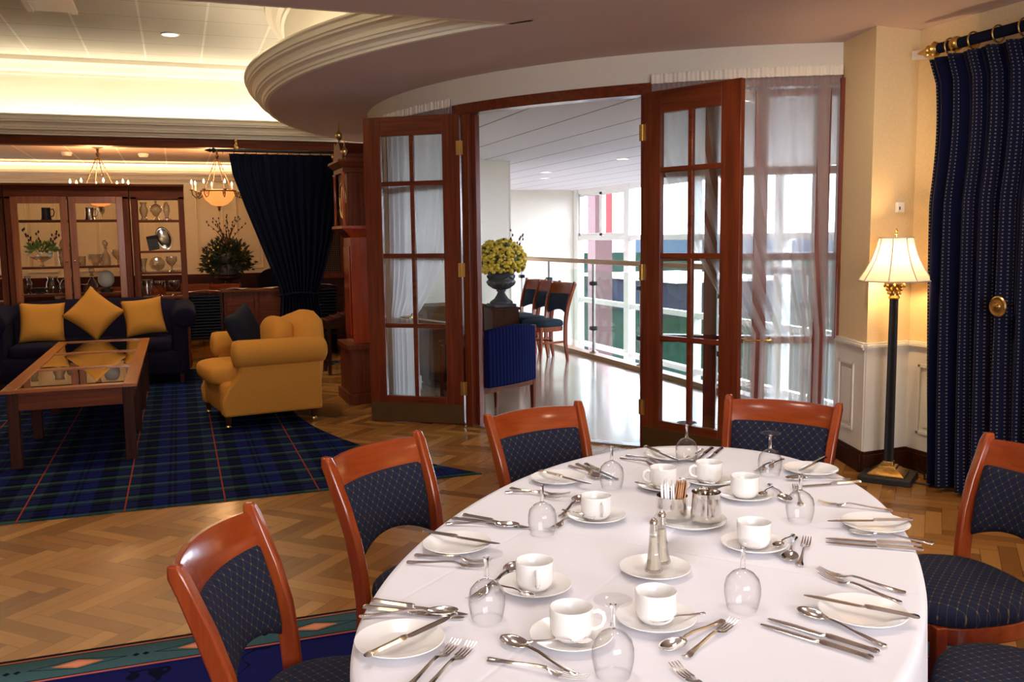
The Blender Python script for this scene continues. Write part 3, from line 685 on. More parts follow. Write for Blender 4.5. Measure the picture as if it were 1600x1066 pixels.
# ------------------------------------------------------------------ dining table and cloth
TC = (1.089, 1.917); TA, TB, TT = 1.10, .588, radians(50.3); TZ = .745
def ov(t, s=1.0, off=0.0):
    c, q = cos(t), sin(t); x, y = TA * s * sgp(c, .94), TB * s * sgp(q, .94); n = Vector((c / TA, q / TB)).normalized(); x += n.x * off; y += n.y * off
    return TC[0] + x * cos(TT) - y * sin(TT), TC[1] + x * sin(TT) + y * cos(TT)
t = thing('dining_table', 'oval dining table hidden under the white tablecloth', 'table', (TC[0], TC[1], 0))
MB().prism([(ov(2 * pi * k / 64, 1, -.02)[0] - TC[0], ov(2 * pi * k / 64, 1, -.02)[1] - TC[1]) for k in range(64)], .715, .738).build('tabletop', 'honey_x', t)
for a in (45, 135, 225, 315): MB().loft([rectring(ov(radians(a), .80)[0] - TC[0], ov(radians(a), .80)[1] - TC[1], z, w, w) for z, w in ((0.007, .035), (.715, .06))]).build('leg', 'honey_z', t)
rings = []; n = 192
for s_ in (.02, .2, .4, .6, .8, .92, .97, .99): rings.append([(*ov(2 * pi * k / n, s_), TZ - .002) for k in range(n)])
for j in range(1, 15):
    q = j / 14; z = TZ - .004 - .012 * min(1, j / 2) - .25 * max(0, (j - 1) / 13); ring = []
    for k in range(n):
        a = 2 * pi * k / n
        f = (.5 + .5 * cos(9 * a + .9 * sin(2 * a) + .4)) ** 2.2 * .026 - .012 + .007 * cos(23 * a + 2 * sin(3 * a))
        r = .002 + (.012 * q + f * q ** 1.15) - .004 * (1 - q)
        hem = -.015 * (.5 + .5 * cos(4 * a)) * q
        ring.append((*ov(a, 1, r), z + hem))
    rings.append(ring)
m = MB().loft(rings, caps=False)
tag(m.build('tablecloth', 'cloth_white', solid=.002, ang=80), 'white linen tablecloth draped over the oval dining table', 'tablecloth')

# crockery
def at_table(x, y, dz=0): return (x, y, TZ + dz)
G = 'white side plates on the laid table'
pt = MB(); pt.lathe([(0, .004), (.045, .004), (.052, .006), (.078, .0145), (.0835, .0165), (.0845, .0150), (.080, .0125), (.055, .002), (.050, 0), (0, 0)], seg=48)
plate = pt.build('side_plate', 'porcelain', ang=60)
def put(o, lab, cat, group, loc, rz=0):
    c = o.copy(); COL.objects.link(c); c.location = loc; c.rotation_euler = (0, 0, rz); tag(c, lab, cat, group); return c
PL = [(.352, 1.599, 'white side plate at the front left edge of the cloth, knife laid across it'), (.606, 2.076, 'white side plate on the left edge of the cloth beside the second chair'),
      (1.073, 2.544, 'white side plate in front of the chair by the balcony doorway'), (1.543, 2.669, 'white side plate at the far edge of the cloth before the open right-hand door'),
      (1.855, 2.330, 'white side plate at the far right, nearest the floor lamp'), (1.652, 1.816, 'white side plate on the right edge, the farther of the two there'), (1.235, 1.384, 'white side plate on the right edge, nearest the camera')]
for i, (x, y, lab) in enumerate(PL):
    if i == 0: plate.location = at_table(x, y); tag(plate, lab, 'plate', G)
    else: put(plate, lab, 'plate', G, at_table(x, y))
cp = put(plate, 'white plate under the salt and pepper shakers in the table centre', 'plate', None, at_table(.973, 1.748)); cp.scale = (.95, .95, 1)
big = MB().lathe([(0, .004), (.060, .004), (.066, .006), (.088, .014), (.094, .0165), (.095, .015), (.090, .012), (.068, .002), (.062, 0), (0, 0)], seg=48).build('serving_plate', 'porcelain', ang=60)
big.location = at_table(1.232, 2.025); tag(big, 'white plate under the steel sugar bowl and milk jug', 'plate')
G = 'saucers with cups on the laid table'
sc = MB().lathe([(0, .005), (.026, .005), (.030, .004), (.036, .006), (.066, .0135), (.0785, .0175), (.0795, .016), (.074, .0125), (.040, .002), (.034, 0), (0, 0)], seg=40).build('saucer', 'porcelain', ang=60)
cup = thing('coffee_cup', '', 'cup', (0, 0, 0), 0, 'white coffee cups on the laid table')
MB().lathe([(0, .004), (.022, .003), (.024, 0), (.0275, 0), (.0335, .006), (.0385, .014), (.0405, .024), (.0408, .058), (.0412, .0605), (.0397, .062), (.0378, .060), (.0375, .026), (.035, .016), (.024, .008), (0, .007)], seg=40).build('bowl', 'porcelain', cup, ang=60)
MB().tube([(.039, 0, .050), (.050, 0, .053), (.060, 0, .047), (.062, 0, .036), (.057, 0, .025), (.047, 0, .019), (.036, 0, .018)], [.0035, .0045, .005, .005, .0045, .004, .004], 8).build('handle', 'porcelain', cup)
CU = [(.685, 1.755, 200, 'at the left side, beside the glass with cutlery behind it', -60), (.658, 1.500, 0, 'front of the table, handle turned right', 0), (.843, 1.510, 60, 'just before the salt and pepper plate', 0),
      (1.018, 2.150, 225, 'left of the steel sugar bowl', 0), (1.332, 2.345, 180, 'behind the sugar sachets', 0), (1.490, 2.345, 170, 'far side of the table, its handle towards the next cup', 0), (1.497, 2.167, 40, 'right behind the steel milk jug', 0), (1.273, 1.802, 20, 'right centre, in front of the milk jug', 0)]
HA = [-105, -20, 70, -95, 165, 170, 50, 30]
for i, (x, y, _, w, _) in enumerate(CU):
    o = sc if i == 0 else sc.copy()
    if i: COL.objects.link(o)
    o.location = at_table(x, y); tag(o, 'white saucer holding the cup ' + w.split(',')[0] if i else 'white saucer under the cup at the left side of the table', 'saucer', G)
    o['label'] = 'white saucer under the cup, ' + w
    if i == 0: cup.location = at_table(x, y, .0055); cup.rotation_euler = (0, 0, radians(HA[0])); cup['label'] = 'white coffee cup, ' + w
    else: dup(cup, at_table(x, y, .0055), radians(HA[i]), 'white coffee cup, ' + w, 'white coffee cups on the laid table')
# upturned wine glasses
g0 = thing('wine_glass', '', 'glass', (0, 0, 0), 0, 'upturned wine glasses on the laid table')
MB().lathe([(.0295, 0), (.0335, .015), (.0365, .032), (.0365, .048), (.0325, .064), (.022, .076), (.010, .0825), (.0045, .085)], seg=40).build('bowl', 'wine_glass', g0, ang=60)
MB().lathe([(.0002, .084), (.0055, .085), (.0045, .095), (.0043, .120), (.006, .1285), (.0002, .1288)], seg=16).build('stem', 'stem_glass', g0, ang=60)
MB().lathe([(.0045, .128), (.012, .1315), (.030, .1345), (.0335, .1350), (.0335, .1362), (.012, .1372), (0, .1375)], seg=40).build('foot', 'foot_glass', g0, ang=60)
GL = [(.541, 1.649, 'front left of the table'), (.670, 1.349, 'bottom edge of the photo, nearest the camera'), (1.039, 1.506, 'right of the shakers, at the front'), (.840, 2.095, 'left side of the table beside the second chair'),
      (1.194, 2.413, 'before the chair by the doorway'), (1.563, 2.597, 'farthest away, before the right-hand door'), (1.717, 2.353, 'far right, before the sheer curtain chair'), (1.508, 1.933, 'right side of the table beside the upright fork')]
for i, (x, y, w) in enumerate(GL):
    lab = 'upturned wine glass standing on its rim, ' + w
    if i == 0: g0.location = at_table(x, y); g0['label'] = lab
    else: dup(g0, at_table(x, y), i * .7, lab, 'upturned wine glasses on the laid table')
# cutlery prototypes lie along +X, centred, handle at -X
def strip(mb, pts, nx=8):
    """pts: (x, halfwidth, z, thickness) -> solid tapering bar"""
    mb.loft([[(x, -w, z), (x, -w * .5, z + th), (x, w * .5, z + th), (x, w, z), (x, w * .5, z - th * .25), (x, -w * .5, z - th * .25)] for x, w, z, th in pts]); return mb
def knife():
    t = thing('table_knife', '', 'knife')
    strip(MB(), [(-.110, .003, .004, .002), (-.107, .0075, .004, .004), (-.100, .0085, .004, .005), (-.092, .0060, .004, .0045), (-.07, .0062, .004, .0045), (-.03, .0068, .004, .0050), (-.016, .0078, .004, .0052), (-.012, .0050, .004, .0048), (-.008, .0060, .004, .0045)]).build('handle', 'silver', t)
    m = MB(); m.loft([[(x, -w0, .0035), (x, 0, .0035 + th), (x, w1, .0035), (x, 0, .0035 - th)] for x, w0, w1, th in ((-.008, .006, .006, .003), (0, .0085, .0075, .002), (.05, .0095, .008, .0018), (.085, .0092, .0078, .0014), (.102, .006, .0065, .001), (.110, .001, .0045, .0006))])
    m.build('blade', 'silver', t); return t
def fork():
    t = thing('table_fork', '', 'fork')
    strip(MB(), [(-.098, .003, .003, .002), (-.095, .0085, .003, .003), (-.085, .0090, .003, .003), (-.070, .0060, .004, .003), (-.04, .0040, .006, .003), (0, .0032, .010, .003), (.018, .0038, .010, .003), (.028, .0085, .007, .0022), (.036, .0112, .005, .002), (.048, .0115, .0035, .002)]).build('handle', 'silver', t)
    for k in range(4):
        y = -.0093 + k * .0062
        MB().loft([[(x, y - w, z), (x, y + w, z), (x, y + w, z + .0016), (x, y - w, z + .0016)] for x, w, z in ((.046, .0022, .0035), (.062, .0019, .0028), (.080, .0016, .0045), (.097, .0009, .0095))]).build('tine', 'silver', t)
    return t
def spoon(nm='table_spoon', cat='spoon'):
    t = thing(nm, '', cat)
    strip(MB(), [(-.098, .003, .003, .002), (-.095, .0085, .003, .003), (-.085, .0090, .003, .003), (-.070, .0060, .004, .003), (-.04, .0040, .006, .003), (0, .0032, .011, .003), (.028, .0035, .0115, .003), (.038, .0055, .009, .0022)]).build('handle', 'silver', t)
    rings = []
    for i in range(9):
        q = i / 8; rings.append([(.068 + .033 * q * cos(2 * pi * k / 24) * (1 if cos(2 * pi * k / 24) > 0 else 1.05), .0205 * q * sin(2 * pi * k / 24), .0012 + .0085 * q ** 2.2) for k in range(24)])
    MB().loft(rings, caps=False).build('bowl', 'silver', t, solid=.0011, ang=80); return t
KN, FK, SP, TS = knife(), fork(), spoon(), spoon('teaspoon')
for o in (KN, FK, SP, TS): o['group'] = 'cutlery'
TS_S = .62
S1, S2, S3, S4, S5, S6, S7 = 'at the front left', 'beside the second chair', 'by the doorway chair', 'before the right-hand door', 'nearest the floor lamp', 'at the right, farther setting', 'at the right, nearest setting'
CUT = [
 ('k', .274, 1.535, .466, 1.647, 1, 'lying across the side plate ' + S1), ('k', .339, 1.826, .513, 1.673, 0, 'outermost of the pair behind the plate ' + S1), ('k', .321, 1.794, .497, 1.666, 0, 'inner one by the spoon ' + S1),
 ('s', .317, 1.748, .480, 1.700, 0, 'beside the pair of knives ' + S1), ('f', .330, 1.436, .442, 1.553, 0, 'left one of the two below the plate ' + S1), ('f', .351, 1.413, .467, 1.534, 0, 'right one of the two below the plate ' + S1),
 ('s', .610, 1.364, .539, 1.549, 0, 'large spoon left of the glass at the bottom edge'), ('f', .490, 1.476, .615, 1.345, 0, 'beside the large spoon at the bottom edge of the photo, tines right'),
 ('k', .547, 2.170, .693, 2.011, 1, 'lying across the side plate ' + S2), ('k', .687, 2.324, .832, 2.133, 0, 'outer one of the pair behind the plate ' + S2), ('k', .658, 2.293, .818, 2.146, 0, 'inner one of the pair behind the plate ' + S2),
 ('s', .640, 2.255, .790, 2.170, 0, 'beside the pair of knives ' + S2), ('f', .505, 2.050, .640, 1.945, 0, 'nearer the plate of the two ' + S2), ('f', .474, 2.012, .624, 1.918, 0, 'farther from the plate of the two ' + S2),
 ('s', .567, 1.765, .703, 1.904, 0, 'dessert spoon partly behind the glass front left'), ('f', .665, 1.862, .539, 1.745, 0, 'dessert fork seen through the glass front left'),
 ('k', 1.038, 2.615, 1.126, 2.409, 1, 'lying across the side plate ' + S3), ('k', 1.208, 2.700, 1.232, 2.490, 0, 'left one of the pair right of the plate ' + S3), ('k', 1.238, 2.697, 1.250, 2.480, 0, 'right one of the pair right of the plate ' + S3),
 ('s', 1.180, 2.690, 1.200, 2.510, 0, 'between plate and knives ' + S3), ('f', .881, 2.481, 1.041, 2.382, 0, 'nearer the viewer of the two ' + S3), ('f', .913, 2.510, .990, 2.356, 0, 'nearer the plate of the two ' + S3),
 ('s', .935, 2.200, 1.065, 2.345, 0, 'dessert spoon pointing to the cup left of the sugar bowl'), ('f', .995, 2.205, .867, 2.105, 0, 'dessert fork beside the cup left of the sugar bowl'),
 ('k', 1.505, 2.780, 1.510, 2.559, 1, 'lying across the side plate ' + S4), ('f', 1.386, 2.718, 1.450, 2.555, 0, 'outer one of the two ' + S4), ('f', 1.423, 2.738, 1.489, 2.585, 0, 'inner one of the two ' + S4),
 ('k', 1.776, 2.714, 1.616, 2.569, 0, 'rightmost of the pair ' + S4), ('k', 1.745, 2.728, 1.586, 2.585, 0, 'left one of the pair ' + S4), ('s', 1.700, 2.725, 1.577, 2.593, 0, 'beside the pair of knives ' + S4),
 ('k', 1.973, 2.406, 1.790, 2.300, 1, 'lying across the side plate ' + S5), ('k', 1.912, 2.169, 1.699, 2.202, 0, 'reaching over the rim of the cloth ' + S5), ('s', 1.890, 2.210, 1.740, 2.275, 0, 'between plate and knife ' + S5),
 ('f', 1.830, 2.490, 1.690, 2.384, 0, 'nearer the viewer of the two ' + S5), ('f', 1.868, 2.498, 1.737, 2.398, 0, 'farther one of the two ' + S5),
 ('f', 1.600, 2.049, 1.700, 2.200, 0, 'dessert fork beside the glass on the right, tines up the table'), ('s', 1.646, 2.251, 1.579, 2.082, 0, 'dessert spoon with its bowl beside the cup behind the milk jug'),
 ('k', 1.739, 1.777, 1.534, 1.857, 1, 'lying across the side plate ' + S6), ('f', 1.789, 1.903, 1.653, 2.041, 0, 'beside the plate ' + S6), ('s', 1.685, 1.660, 1.560, 1.800, 0, 'between plate and knives ' + S6),
 ('k', 1.646, 1.660, 1.476, 1.785, 0, 'inner one of the pair ' + S6), ('k', 1.627, 1.629, 1.455, 1.763, 0, 'outer one of the pair ' + S6),
 ('s', 1.412, 1.829, 1.285, 1.684, 0, 'dessert spoon bowl down beside the cup right centre'), ('f', 1.294, 1.657, 1.426, 1.798, 0, 'dessert fork right of the cup right centre, tines up the table'),
 ('k', 1.299, 1.302, 1.169, 1.479, 1, 'lying across the side plate ' + S7), ('f', 1.400, 1.435, 1.308, 1.622, 0, 'farther from the plate of the two ' + S7), ('f', 1.350, 1.405, 1.300, 1.590, 0, 'nearer the plate of the two ' + S7),
 ('s', 1.178, 1.261, 1.136, 1.446, 0, 'between plate and knives ' + S7), ('k', 1.150, 1.240, 1.054, 1.442, 0, 'inner one of the pair ' + S7), ('k', 1.124, 1.222, 1.024, 1.428, 0, 'outer one of the pair ' + S7),
 ('s', .961, 1.463, .798, 1.392, 0, 'dessert spoon right of the front cup, bowl left'), ('f', .817, 1.357, .985, 1.453, 0, 'dessert fork pointing at the glass right of the shakers'), ('f', .790, 1.147, .781, 1.331, 0, 'cut off by the bottom edge of the photo, tines up'),
 ('t', .601, 1.780, .650, 1.680, 2, 'on the saucer of the cup at the left side'), ('t', .568, 1.491, .672, 1.448, 2, 'on the saucer of the cup at the front with its handle right'), ('t', .937, 1.481, .815, 1.477, 2, 'sticking out right from the saucer before the shakers'),
 ('t', .948, 2.214, .989, 2.103, 2, 'on the saucer left of the sugar bowl'), ('t', 1.393, 1.809, 1.293, 1.745, 2, 'sticking out right from the saucer right centre'), ('t', 1.619, 2.202, 1.508, 2.110, 2, 'sticking out right from the saucer behind the milk jug'),
 ('t', 1.262, 2.386, 1.300, 2.277, 2, 'on the saucer behind the sugar sachets'), ('t', 1.408, 2.374, 1.463, 2.275, 2, 'on the saucer at the far side of the table')]
used = set(); LEN = {'k': .22, 'f': .196, 's': .198, 't': .123}; NM = {'k': 'silver table knife ', 'f': 'silver fork ', 's': 'silver spoon ', 't': 'silver teaspoon '}
GR = {'k': 'table knives of the laid table', 'f': 'forks of the laid table', 's': 'spoons of the laid table', 't': 'teaspoons on the saucers'}
for kind, xa, ya, xb, yb, lv, lab in CUT:
    src = {'k': KN, 'f': FK, 's': SP, 't': TS}[kind]; an = atan2(yb - ya, xb - xa); mx, my = (xa + xb) / 2, (ya + yb) / 2
    z = TZ + {0: .0005, 1: .0168, 2: .0155}[lv]; L = NM[kind] + lab
    if kind in 'fs' and lab.startswith(('dessert', 'large', 'cut')): L = NM[kind].replace('silver ', 'silver ') + lab.replace('dessert spoon ', 'laid for dessert, ').replace('dessert fork ', 'laid for dessert, ').replace('large spoon ', 'with a large bowl, ')
    if kind not in used: o = src; used.add(kind); o.location = (mx, my, z); o.rotation_euler = (0, 0, an); o['label'] = L
    else: o = dup(src, (mx, my, z), an, L)
    o['group'] = GR[kind]
    if kind == 't': o.scale = (TS_S,) * 3; o.rotation_euler = (0, radians(0), an)
# shakers
def shaker(lab, x, y, fill):
    t = thing('shaker', lab, 'shaker', at_table(x, y, .0165 if x < .98 else .0165))
    MB().lathe([(.020, 0), (.0205, .006), (.0155, .022), (.012, .05), (.0095, .082), (.009, .09)], seg=10, caps=True).build('glass_body', 'crystal', t, ang=20)
    MB().lathe([(.015, .006), (.0125, .022), (.0095, .05), (.0075, .078)], seg=10, caps=True).build('contents', fill, t)
    MB().lathe([(.009, .088), (.0095, .094), (.0085, .100), (.0095, .106), (.0088, .113), (.005, .119), (.001, .121)], seg=16, caps=True).build('cap', 'steel', t)
shaker('glass salt shaker with steel cap, front one on the centre plate', .955, 1.722, 'salt')
shaker('glass pepper shaker with steel cap, mostly behind the salt shaker', .998, 1.762, 'salt')
t = thing('sugar_bowl', 'polished steel sugar bowl full of sachets, left of the milk jug', 'bowl', at_table(1.198, 2.062, .0165))
MB().lathe([(0, .002), (.038, 0), (.040, .003), (.042, .03), (.040, .052), (.041, .054), (.039, .054), (.038, .03), (.036, .004), (0, .004)], seg=40).build('body', 'steel', t, ang=50)
for k in range(15):
    w = k < 9; a = -.028 + .0042 * k
    m = MB(); M = Matrix.Translation(at_table(1.198 + a * .88, 2.062 - a * .48 + random.uniform(-.004, .004), 0.055 + .016 + random.uniform(0, .010))) @ Matrix.Rotation(radians(-29 + random.uniform(-2, 2)), 4, 'Z') @ Matrix.Rotation(radians(random.uniform(-2, 2) + (7 if not w else -2)), 4, 'Y')
    m.box((0, 0, 0), (.0036, .046, .062)); o = m.build('sugar_sachet', 'sachet_white' if w else 'sachet_brown', bevel=.0008); o.matrix_world = M
    tag(o, 'white sugar sachet standing in the steel bowl' if w else 'brown sugar sachet standing in the steel bowl', 'sachet', 'white sachets in the sugar bowl' if w else 'brown sachets in the sugar bowl')
t = thing('milk_jug', 'polished steel milk jug with its handle towards the camera', 'jug', at_table(1.262, 1.998, .0165), radians(-112))
MB().lathe([(0, .002), (.036, 0), (.0395, .004), (.0395, .02), (.036, .060), (.0355, .068), (.038, .074), (.036, .074), (.034, .066), (.035, .03), (.034, .005), (0, .004)], seg=40).build('body', 'steel', t, ang=50)
m = MB(); m.tube([(.036, 0, .062), (.052, 0, .064), (.058, 0, .056), (.056, 0, .030), (.050, 0, .018), (.038, 0, .016)], [.004, .005, .005, .0045, .004, .004], 8).build('handle', 'steel', t)
MB().ball((-.036, 0, .071), (.010, .011, .006), 12, 6).build('spout', 'steel', t)

# ------------------------------------------------------------------ the two glazed doors
def glazed_door(name, hinge, free, lab, side, hs):
    d = Vector((free[0] - hinge[0], free[1] - hinge[1], 0)); w = d.length
    r = sroot(name, (hinge[0], hinge[1], 0), atan2(d.y, d.x), lab); T = .044; H = 2.465
    f = MB()
    for x0, x1 in ((0, .145), (w - .145, w)): f.box(((x0 + x1) / 2, 0, H / 2 + .004), (x1 - x0, T, H - .008))
    f.build('stile', 'mahogany_z', r, bevel=.003); f = MB(); W_ = w - .29
    f.box((w / 2, 0, .115), (W_, T * .98, .215)); f.box((w / 2, 0, H - .075), (W_, T * .98, .15)); f.build('rail', 'mahogany_x', r, bevel=.003)
    f = MB()
    for z in (.80, 1.365, 1.94): f.box((w / 2, 0, z), (W_, T * .8, .036))
    f.box((w / 2, 0, 1.27), (.036, T * .79, 2.1)); f.build('muntin', 'mahogany_x', r, bevel=.006)
    f = MB()
    for i in (0, 1):
        x0 = .145 + (0 if i == 0 else W_ / 2 + .018); x1 = x0 + W_ / 2 - .018
        for z0, z1 in ((.222, .782), (.818, 1.347), (1.383, 1.922), (1.958, 2.315)): f.box(((x0 + x1) / 2, 0, (z0 + z1) / 2), (x1 - x0, .004, z1 - z0))
    f.build('pane', 'pane_glass', r)
    f = MB()
    for s in (-1, 1): f.box((w / 2, s * (T / 2 + .001), .090), (w - .01, .002, .15))
    f.build('kick_plate', 'dullbrass', r)
    for z in (.30, 1.25, 2.20):
        f = MB(); f.box((-.002, side * (T / 2 + .004), z), (.056, .005, .11)); f.cyl((-.002, side * (T / 2 + .007), z - .055), .007, .11, 10); f.build('hinge', 'brass', r)
    for s in hs:
        hn = MB(); hn.cyl((0, 0, 0), .026, .006, 20, Matrix.Translation((w - .07, s * T / 2, 1.02)) @ Matrix.Rotation(radians(-90 * s), 4, 'X')); hn.build('rosette', 'brass', r)
        hn = MB(); hn.tube([(w - .07, s * T / 2, 1.02), (w - .07, s * (T / 2 + .04), 1.02), (w - .10, s * (T / 2 + .048), 1.02), (w - .17, s * (T / 2 + .045), 1.02)], .007, 8); hn.build('handle', 'brass', r)
    return r
glazed_door('door_1', (2.115, 6.925), (1.455, 7.40), 'left glazed mahogany door opened into the lounge, eight panes', 1, ())
glazed_door('door_2', (3.045, 5.635), (3.345, 4.925), 'right glazed mahogany door opened towards the dining table, eight panes', -1, (1,))

# ------------------------------------------------------------------ curtains
def sheer(name, lab, anchor, gathered_from, gz, nple, ex):
    r0 = RO + .028
    def fn(u, v):
        z = 2.575 - v * 2.55; t = min(1, max(0, (2.50 - z) / (2.50 - gz)))
        e = anchor[0] + (gathered_from - anchor[0]) * (t ** ex)
        if z < gz: e = gathered_from - (gathered_from - anchor[0]) * .03 * (gz - z) / gz
        th = e + (anchor[1] - e) * u
        comp = abs((anchor[1] - e) / (anchor[1] - anchor[0])); k = min(1, v * 12)
        amp = (.010 + .014 * (1 - comp)) * k + .003
        rr = r0 + amp * sin(2 * pi * nple * u + 1.8 * sin(u * 7 + v * .8))
        if v < .035: rr = r0 + .006 * sin(2 * pi * nple * 4 * u)
        p = pc(th, rr); return (p[0], p[1], z)
    t = thing(name, lab, 'curtain', (0, 0, 0), 0)
    MB().grid(fn, 260, 60).build('cloth', 'sheer', t, ang=180)
    def hd(u, v):
        p = pc(anchor[0] + (anchor[1] - anchor[0]) * u, r0 + .022 + .003 * sin(u * 260) + .004 * sin(u * 97)); return (p[0], p[1], 2.578 + .004 * sin(u * 330) * (1 - v) - .062 * v)
    MB().grid(hd, 400, 3).build('heading', 'heading_tape', t, ang=180)
    return t
sheer('sheer_curtain', 'white sheer curtain right of the doors, drawn aside by a brass holdback', (228.7, 246.9), 238.0, .84, 9, 1.8)
sheer('sheer_curtain', 'white sheer curtain behind the panes of the left door', (203.2, 185.6), 194.6, .85, 8, 4.5)
def holdback(lab, t0, z):
    a = pc(t0, RO - .03); b = pc(t0, RO + .13); h = thing('curtain_holdback', lab, 'holdback', (a[0], a[1], z))
    tg = Vector((-sin(radians(t0)), cos(radians(t0)), 0)) * (-1 if t0 > 220 else 1)
    n = Vector((b[0] - a[0], b[1] - a[1], 0))
    MB().tube([(0, 0, 0), tuple(n * .9), tuple(n + tg * .03), tuple(n + tg * .16), tuple(n + tg * .22 + Vector((0, 0, .02)))], .006, 8).build('arm', 'brass', h)
    MB().tube([tuple(n + tg * (.24 + .02 * cos(k * pi / 4)) + Vector((0, 0, .02 + .025 * sin(k * pi / 4)))) for k in range(8)], .005, 6, True).build('loop', 'brass', h)
holdback('brass holdback pulling the right sheer curtain aside', 240.6, .80)
holdback('brass holdback of the left sheer curtain, seen through the door pane', 193.0, .84)

# navy curtain between lounge and bar
t = thing('navy_curtain', 'dark navy curtain tied in the middle between lounge and bar', 'curtain', (0, 0, 0))
def lerp(tab, z):
    for (za, a), (zb, b) in zip(tab[:-1], tab[1:]):
        if za >= z >= zb: q = (za - z) / (za - zb); return a + (b - a) * q
    return tab[-1][1]
LE = [(2.54, .635), (2.30, .66), (1.9, .79), (1.5, .94), (1.15, 1.07), (.95, 1.145), (.84, 1.175), (.7, 1.165), (0, 1.10)]; RE = [(2.54, 2.05), (2.30, 2.03), (1.9, 1.92), (1.5, 1.83), (1.15, 1.73), (.95, 1.66), (.84, 1.625), (.7, 1.64), (0, 1.76)]
def fn(u, v):
    z = 2.54 - 2.52 * v; a, b = lerp(LE, z), lerp(RE, z); comp = (b - a) / 1.4
    uu = u + .006 * sin(v * 7 + u * 20)
    amp = .022 + .05 * (1 - comp)
    return (a + (b - a) * uu, 11.50 + amp * sin(2 * pi * 13 * u + .8 * sin(u * 14)) + .35 * amp * sin(2 * pi * 31 * u + 2 * v), z)
MB().grid(fn, 300, 70).build('cloth', 'curtain_navy', t, solid=.006, ang=180)
MB().tube([(1.40 + .245 * cos(2 * pi * k / 24), 11.5 + .085 * sin(2 * pi * k / 24), .84 - .02 * cos(2 * pi * k / 12)) for k in range(24)], .013, 8, True).build('tieback', 'curtain_navy', t)
def pole(t, a, b, r, nr, mat_, cap, ring_ax):
    a, b = Vector(a), Vector(b); MB().tube([a, b], r, 16).build('rod', mat_, t)
    d = (b - a).normalized(); q = d.to_track_quat('Z', 'Y').to_matrix().to_4x4()
    for k in range(nr):
        c = a + (b - a) * ((k + .5) / nr); xx = q.to_3x3() @ Vector((1, 0, 0)); yy = q.to_3x3() @ Vector((0, 1, 0))
        MB().tube([tuple(c + Vector((0, 0, -.006)) + (xx * cos(2 * pi * j / 20) + yy * sin(2 * pi * j / 20)) * r * 1.5) for j in range(20)], r * .16, 6, True).build('ring', 'gilt' if cap == 'gilt' else 'blackmetal', t)
    return d
def finial(t, loc, d, s, mt, prof):
    q = Vector(d).to_track_quat('Z', 'Y').to_matrix().to_4x4(); q.translation = Vector(loc); MB().lathe([(r * s, z * s) for r, z in prof], seg=16, M=q, caps=True).build('finial', mt, t)
FIN = [(.8, -1.5), (1.3, -1.4), (1.3, -1.0), (.8, -.8), (1.5, -.3), (2.0, .6), (1.5, 1.5), (.8, 1.8), (1.3, 2.2), (1.5, 2.8), (1.0, 4.0), (.4, 6.2), (.05, 7.0)]
t = thing('curtain_pole', 'black pole with spear finial and rings carrying the navy curtain', 'curtain pole', (0, 0, 0))
d = pole(t, (.50, 11.5, 2.575), (2.16, 11.5, 2.575), .019, 13, 'blackmetal', 'black', 0); finial(t, (.47, 11.5, 2.575), (-1, 0, 0), .017, 'blackmetal', FIN)
for x in (.72, 2.06):
    m = MB(); m.ball((x, 11.5, 2.60), .030, 14, 8); m.tube([(x, 11.5, 2.59), (x, 11.62, 2.62), (x, 11.77, 2.66)], .012, 8); m.lathe([(.01, 0), (.018, .03), (.008, .05), (.018, .07), (.002, .095)], (x, 11.5, 2.62), 10); m.build('bracket', 'gilt', t)
# blue dotted curtain on the right wall
t = thing('dotted_curtain', 'long blue curtain with rows of pale dots on the right wall', 'curtain', (0, 0, 0))
def fn(u, v):
    z = 2.50 - 2.475 * v; y0 = 4.24 - .06 * sin(min(1, v * 3) * pi) * .6 - .10 * v ** 2 + .04 * max(0, .06 - v) / .06; y1 = 1.9
    y = y0 + (y1 - y0) * u; amp = .028 + .034 * v
    return (4.175 - .05 * v + amp * (.55 + .5 * sin(u * 23) ** 2) * sin(2 * pi * 21 * u + 1.3 * sin(u * 17) + .5 * v) + .010 * sin(2 * pi * 37 * u + v), y, z)
MB().grid(fn, 420, 50, lambda u, v: (u * 3.9, v * 2.5)).build('cloth', 'curtain_dotted', t, solid=.004, ang=180)
t = thing('curtain_pole', 'navy pole with gilt rings and spear finial on the right wall', 'curtain pole', (0, 0, 0))
pole(t, (4.19, 4.22, 2.555), (4.19, 1.8, 2.575), .030, 15, 'curtain_navy', 'gilt', 0); finial(t, (4.19, 4.235, 2.555), (0, 1, -.01), .022, 'gilt', FIN)
m = MB(); m.ball((4.19, 4.10, 2.556), .042, 16, 10); m.tube([(4.19, 4.10, 2.556), (4.33, 4.10, 2.556)], .016, 8); m.build('bracket', 'gilt', t)
t = thing('curtain_holdback', 'round brass rosette holdback on the blue dotted curtain', 'holdback', (4.06, 3.62, 1.105))
MB().lathe([(.0, .030), (.014, .028), (.016, .018), (.020, .012), (.034, .010), (.048, .012), (.055, .006), (.056, 0), (0, 0)], seg=32, M=Matrix.Rotation(radians(-90), 4, 'Y') @ Matrix.Rotation(radians(0), 4, 'X')).build('rosette', 'brass', t)
MB().tube([(.005, 0, 0), (.28, 0, 0)], .008, 8).build('arm', 'brass', t)

# thermostat
t = thing('thermostat', 'small white thermostat on the cream wall above the floor lamp', 'thermostat', (4.21, 4.52, 1.655))
MB().box((0, -.012, 0), (.055, .024, .065)).build('case', 'plastic_white', t, bevel=.004); MB().box((-.012, -.0245, -.006), (.008, .003, .02)).build('dial', 'blackmatte', t)

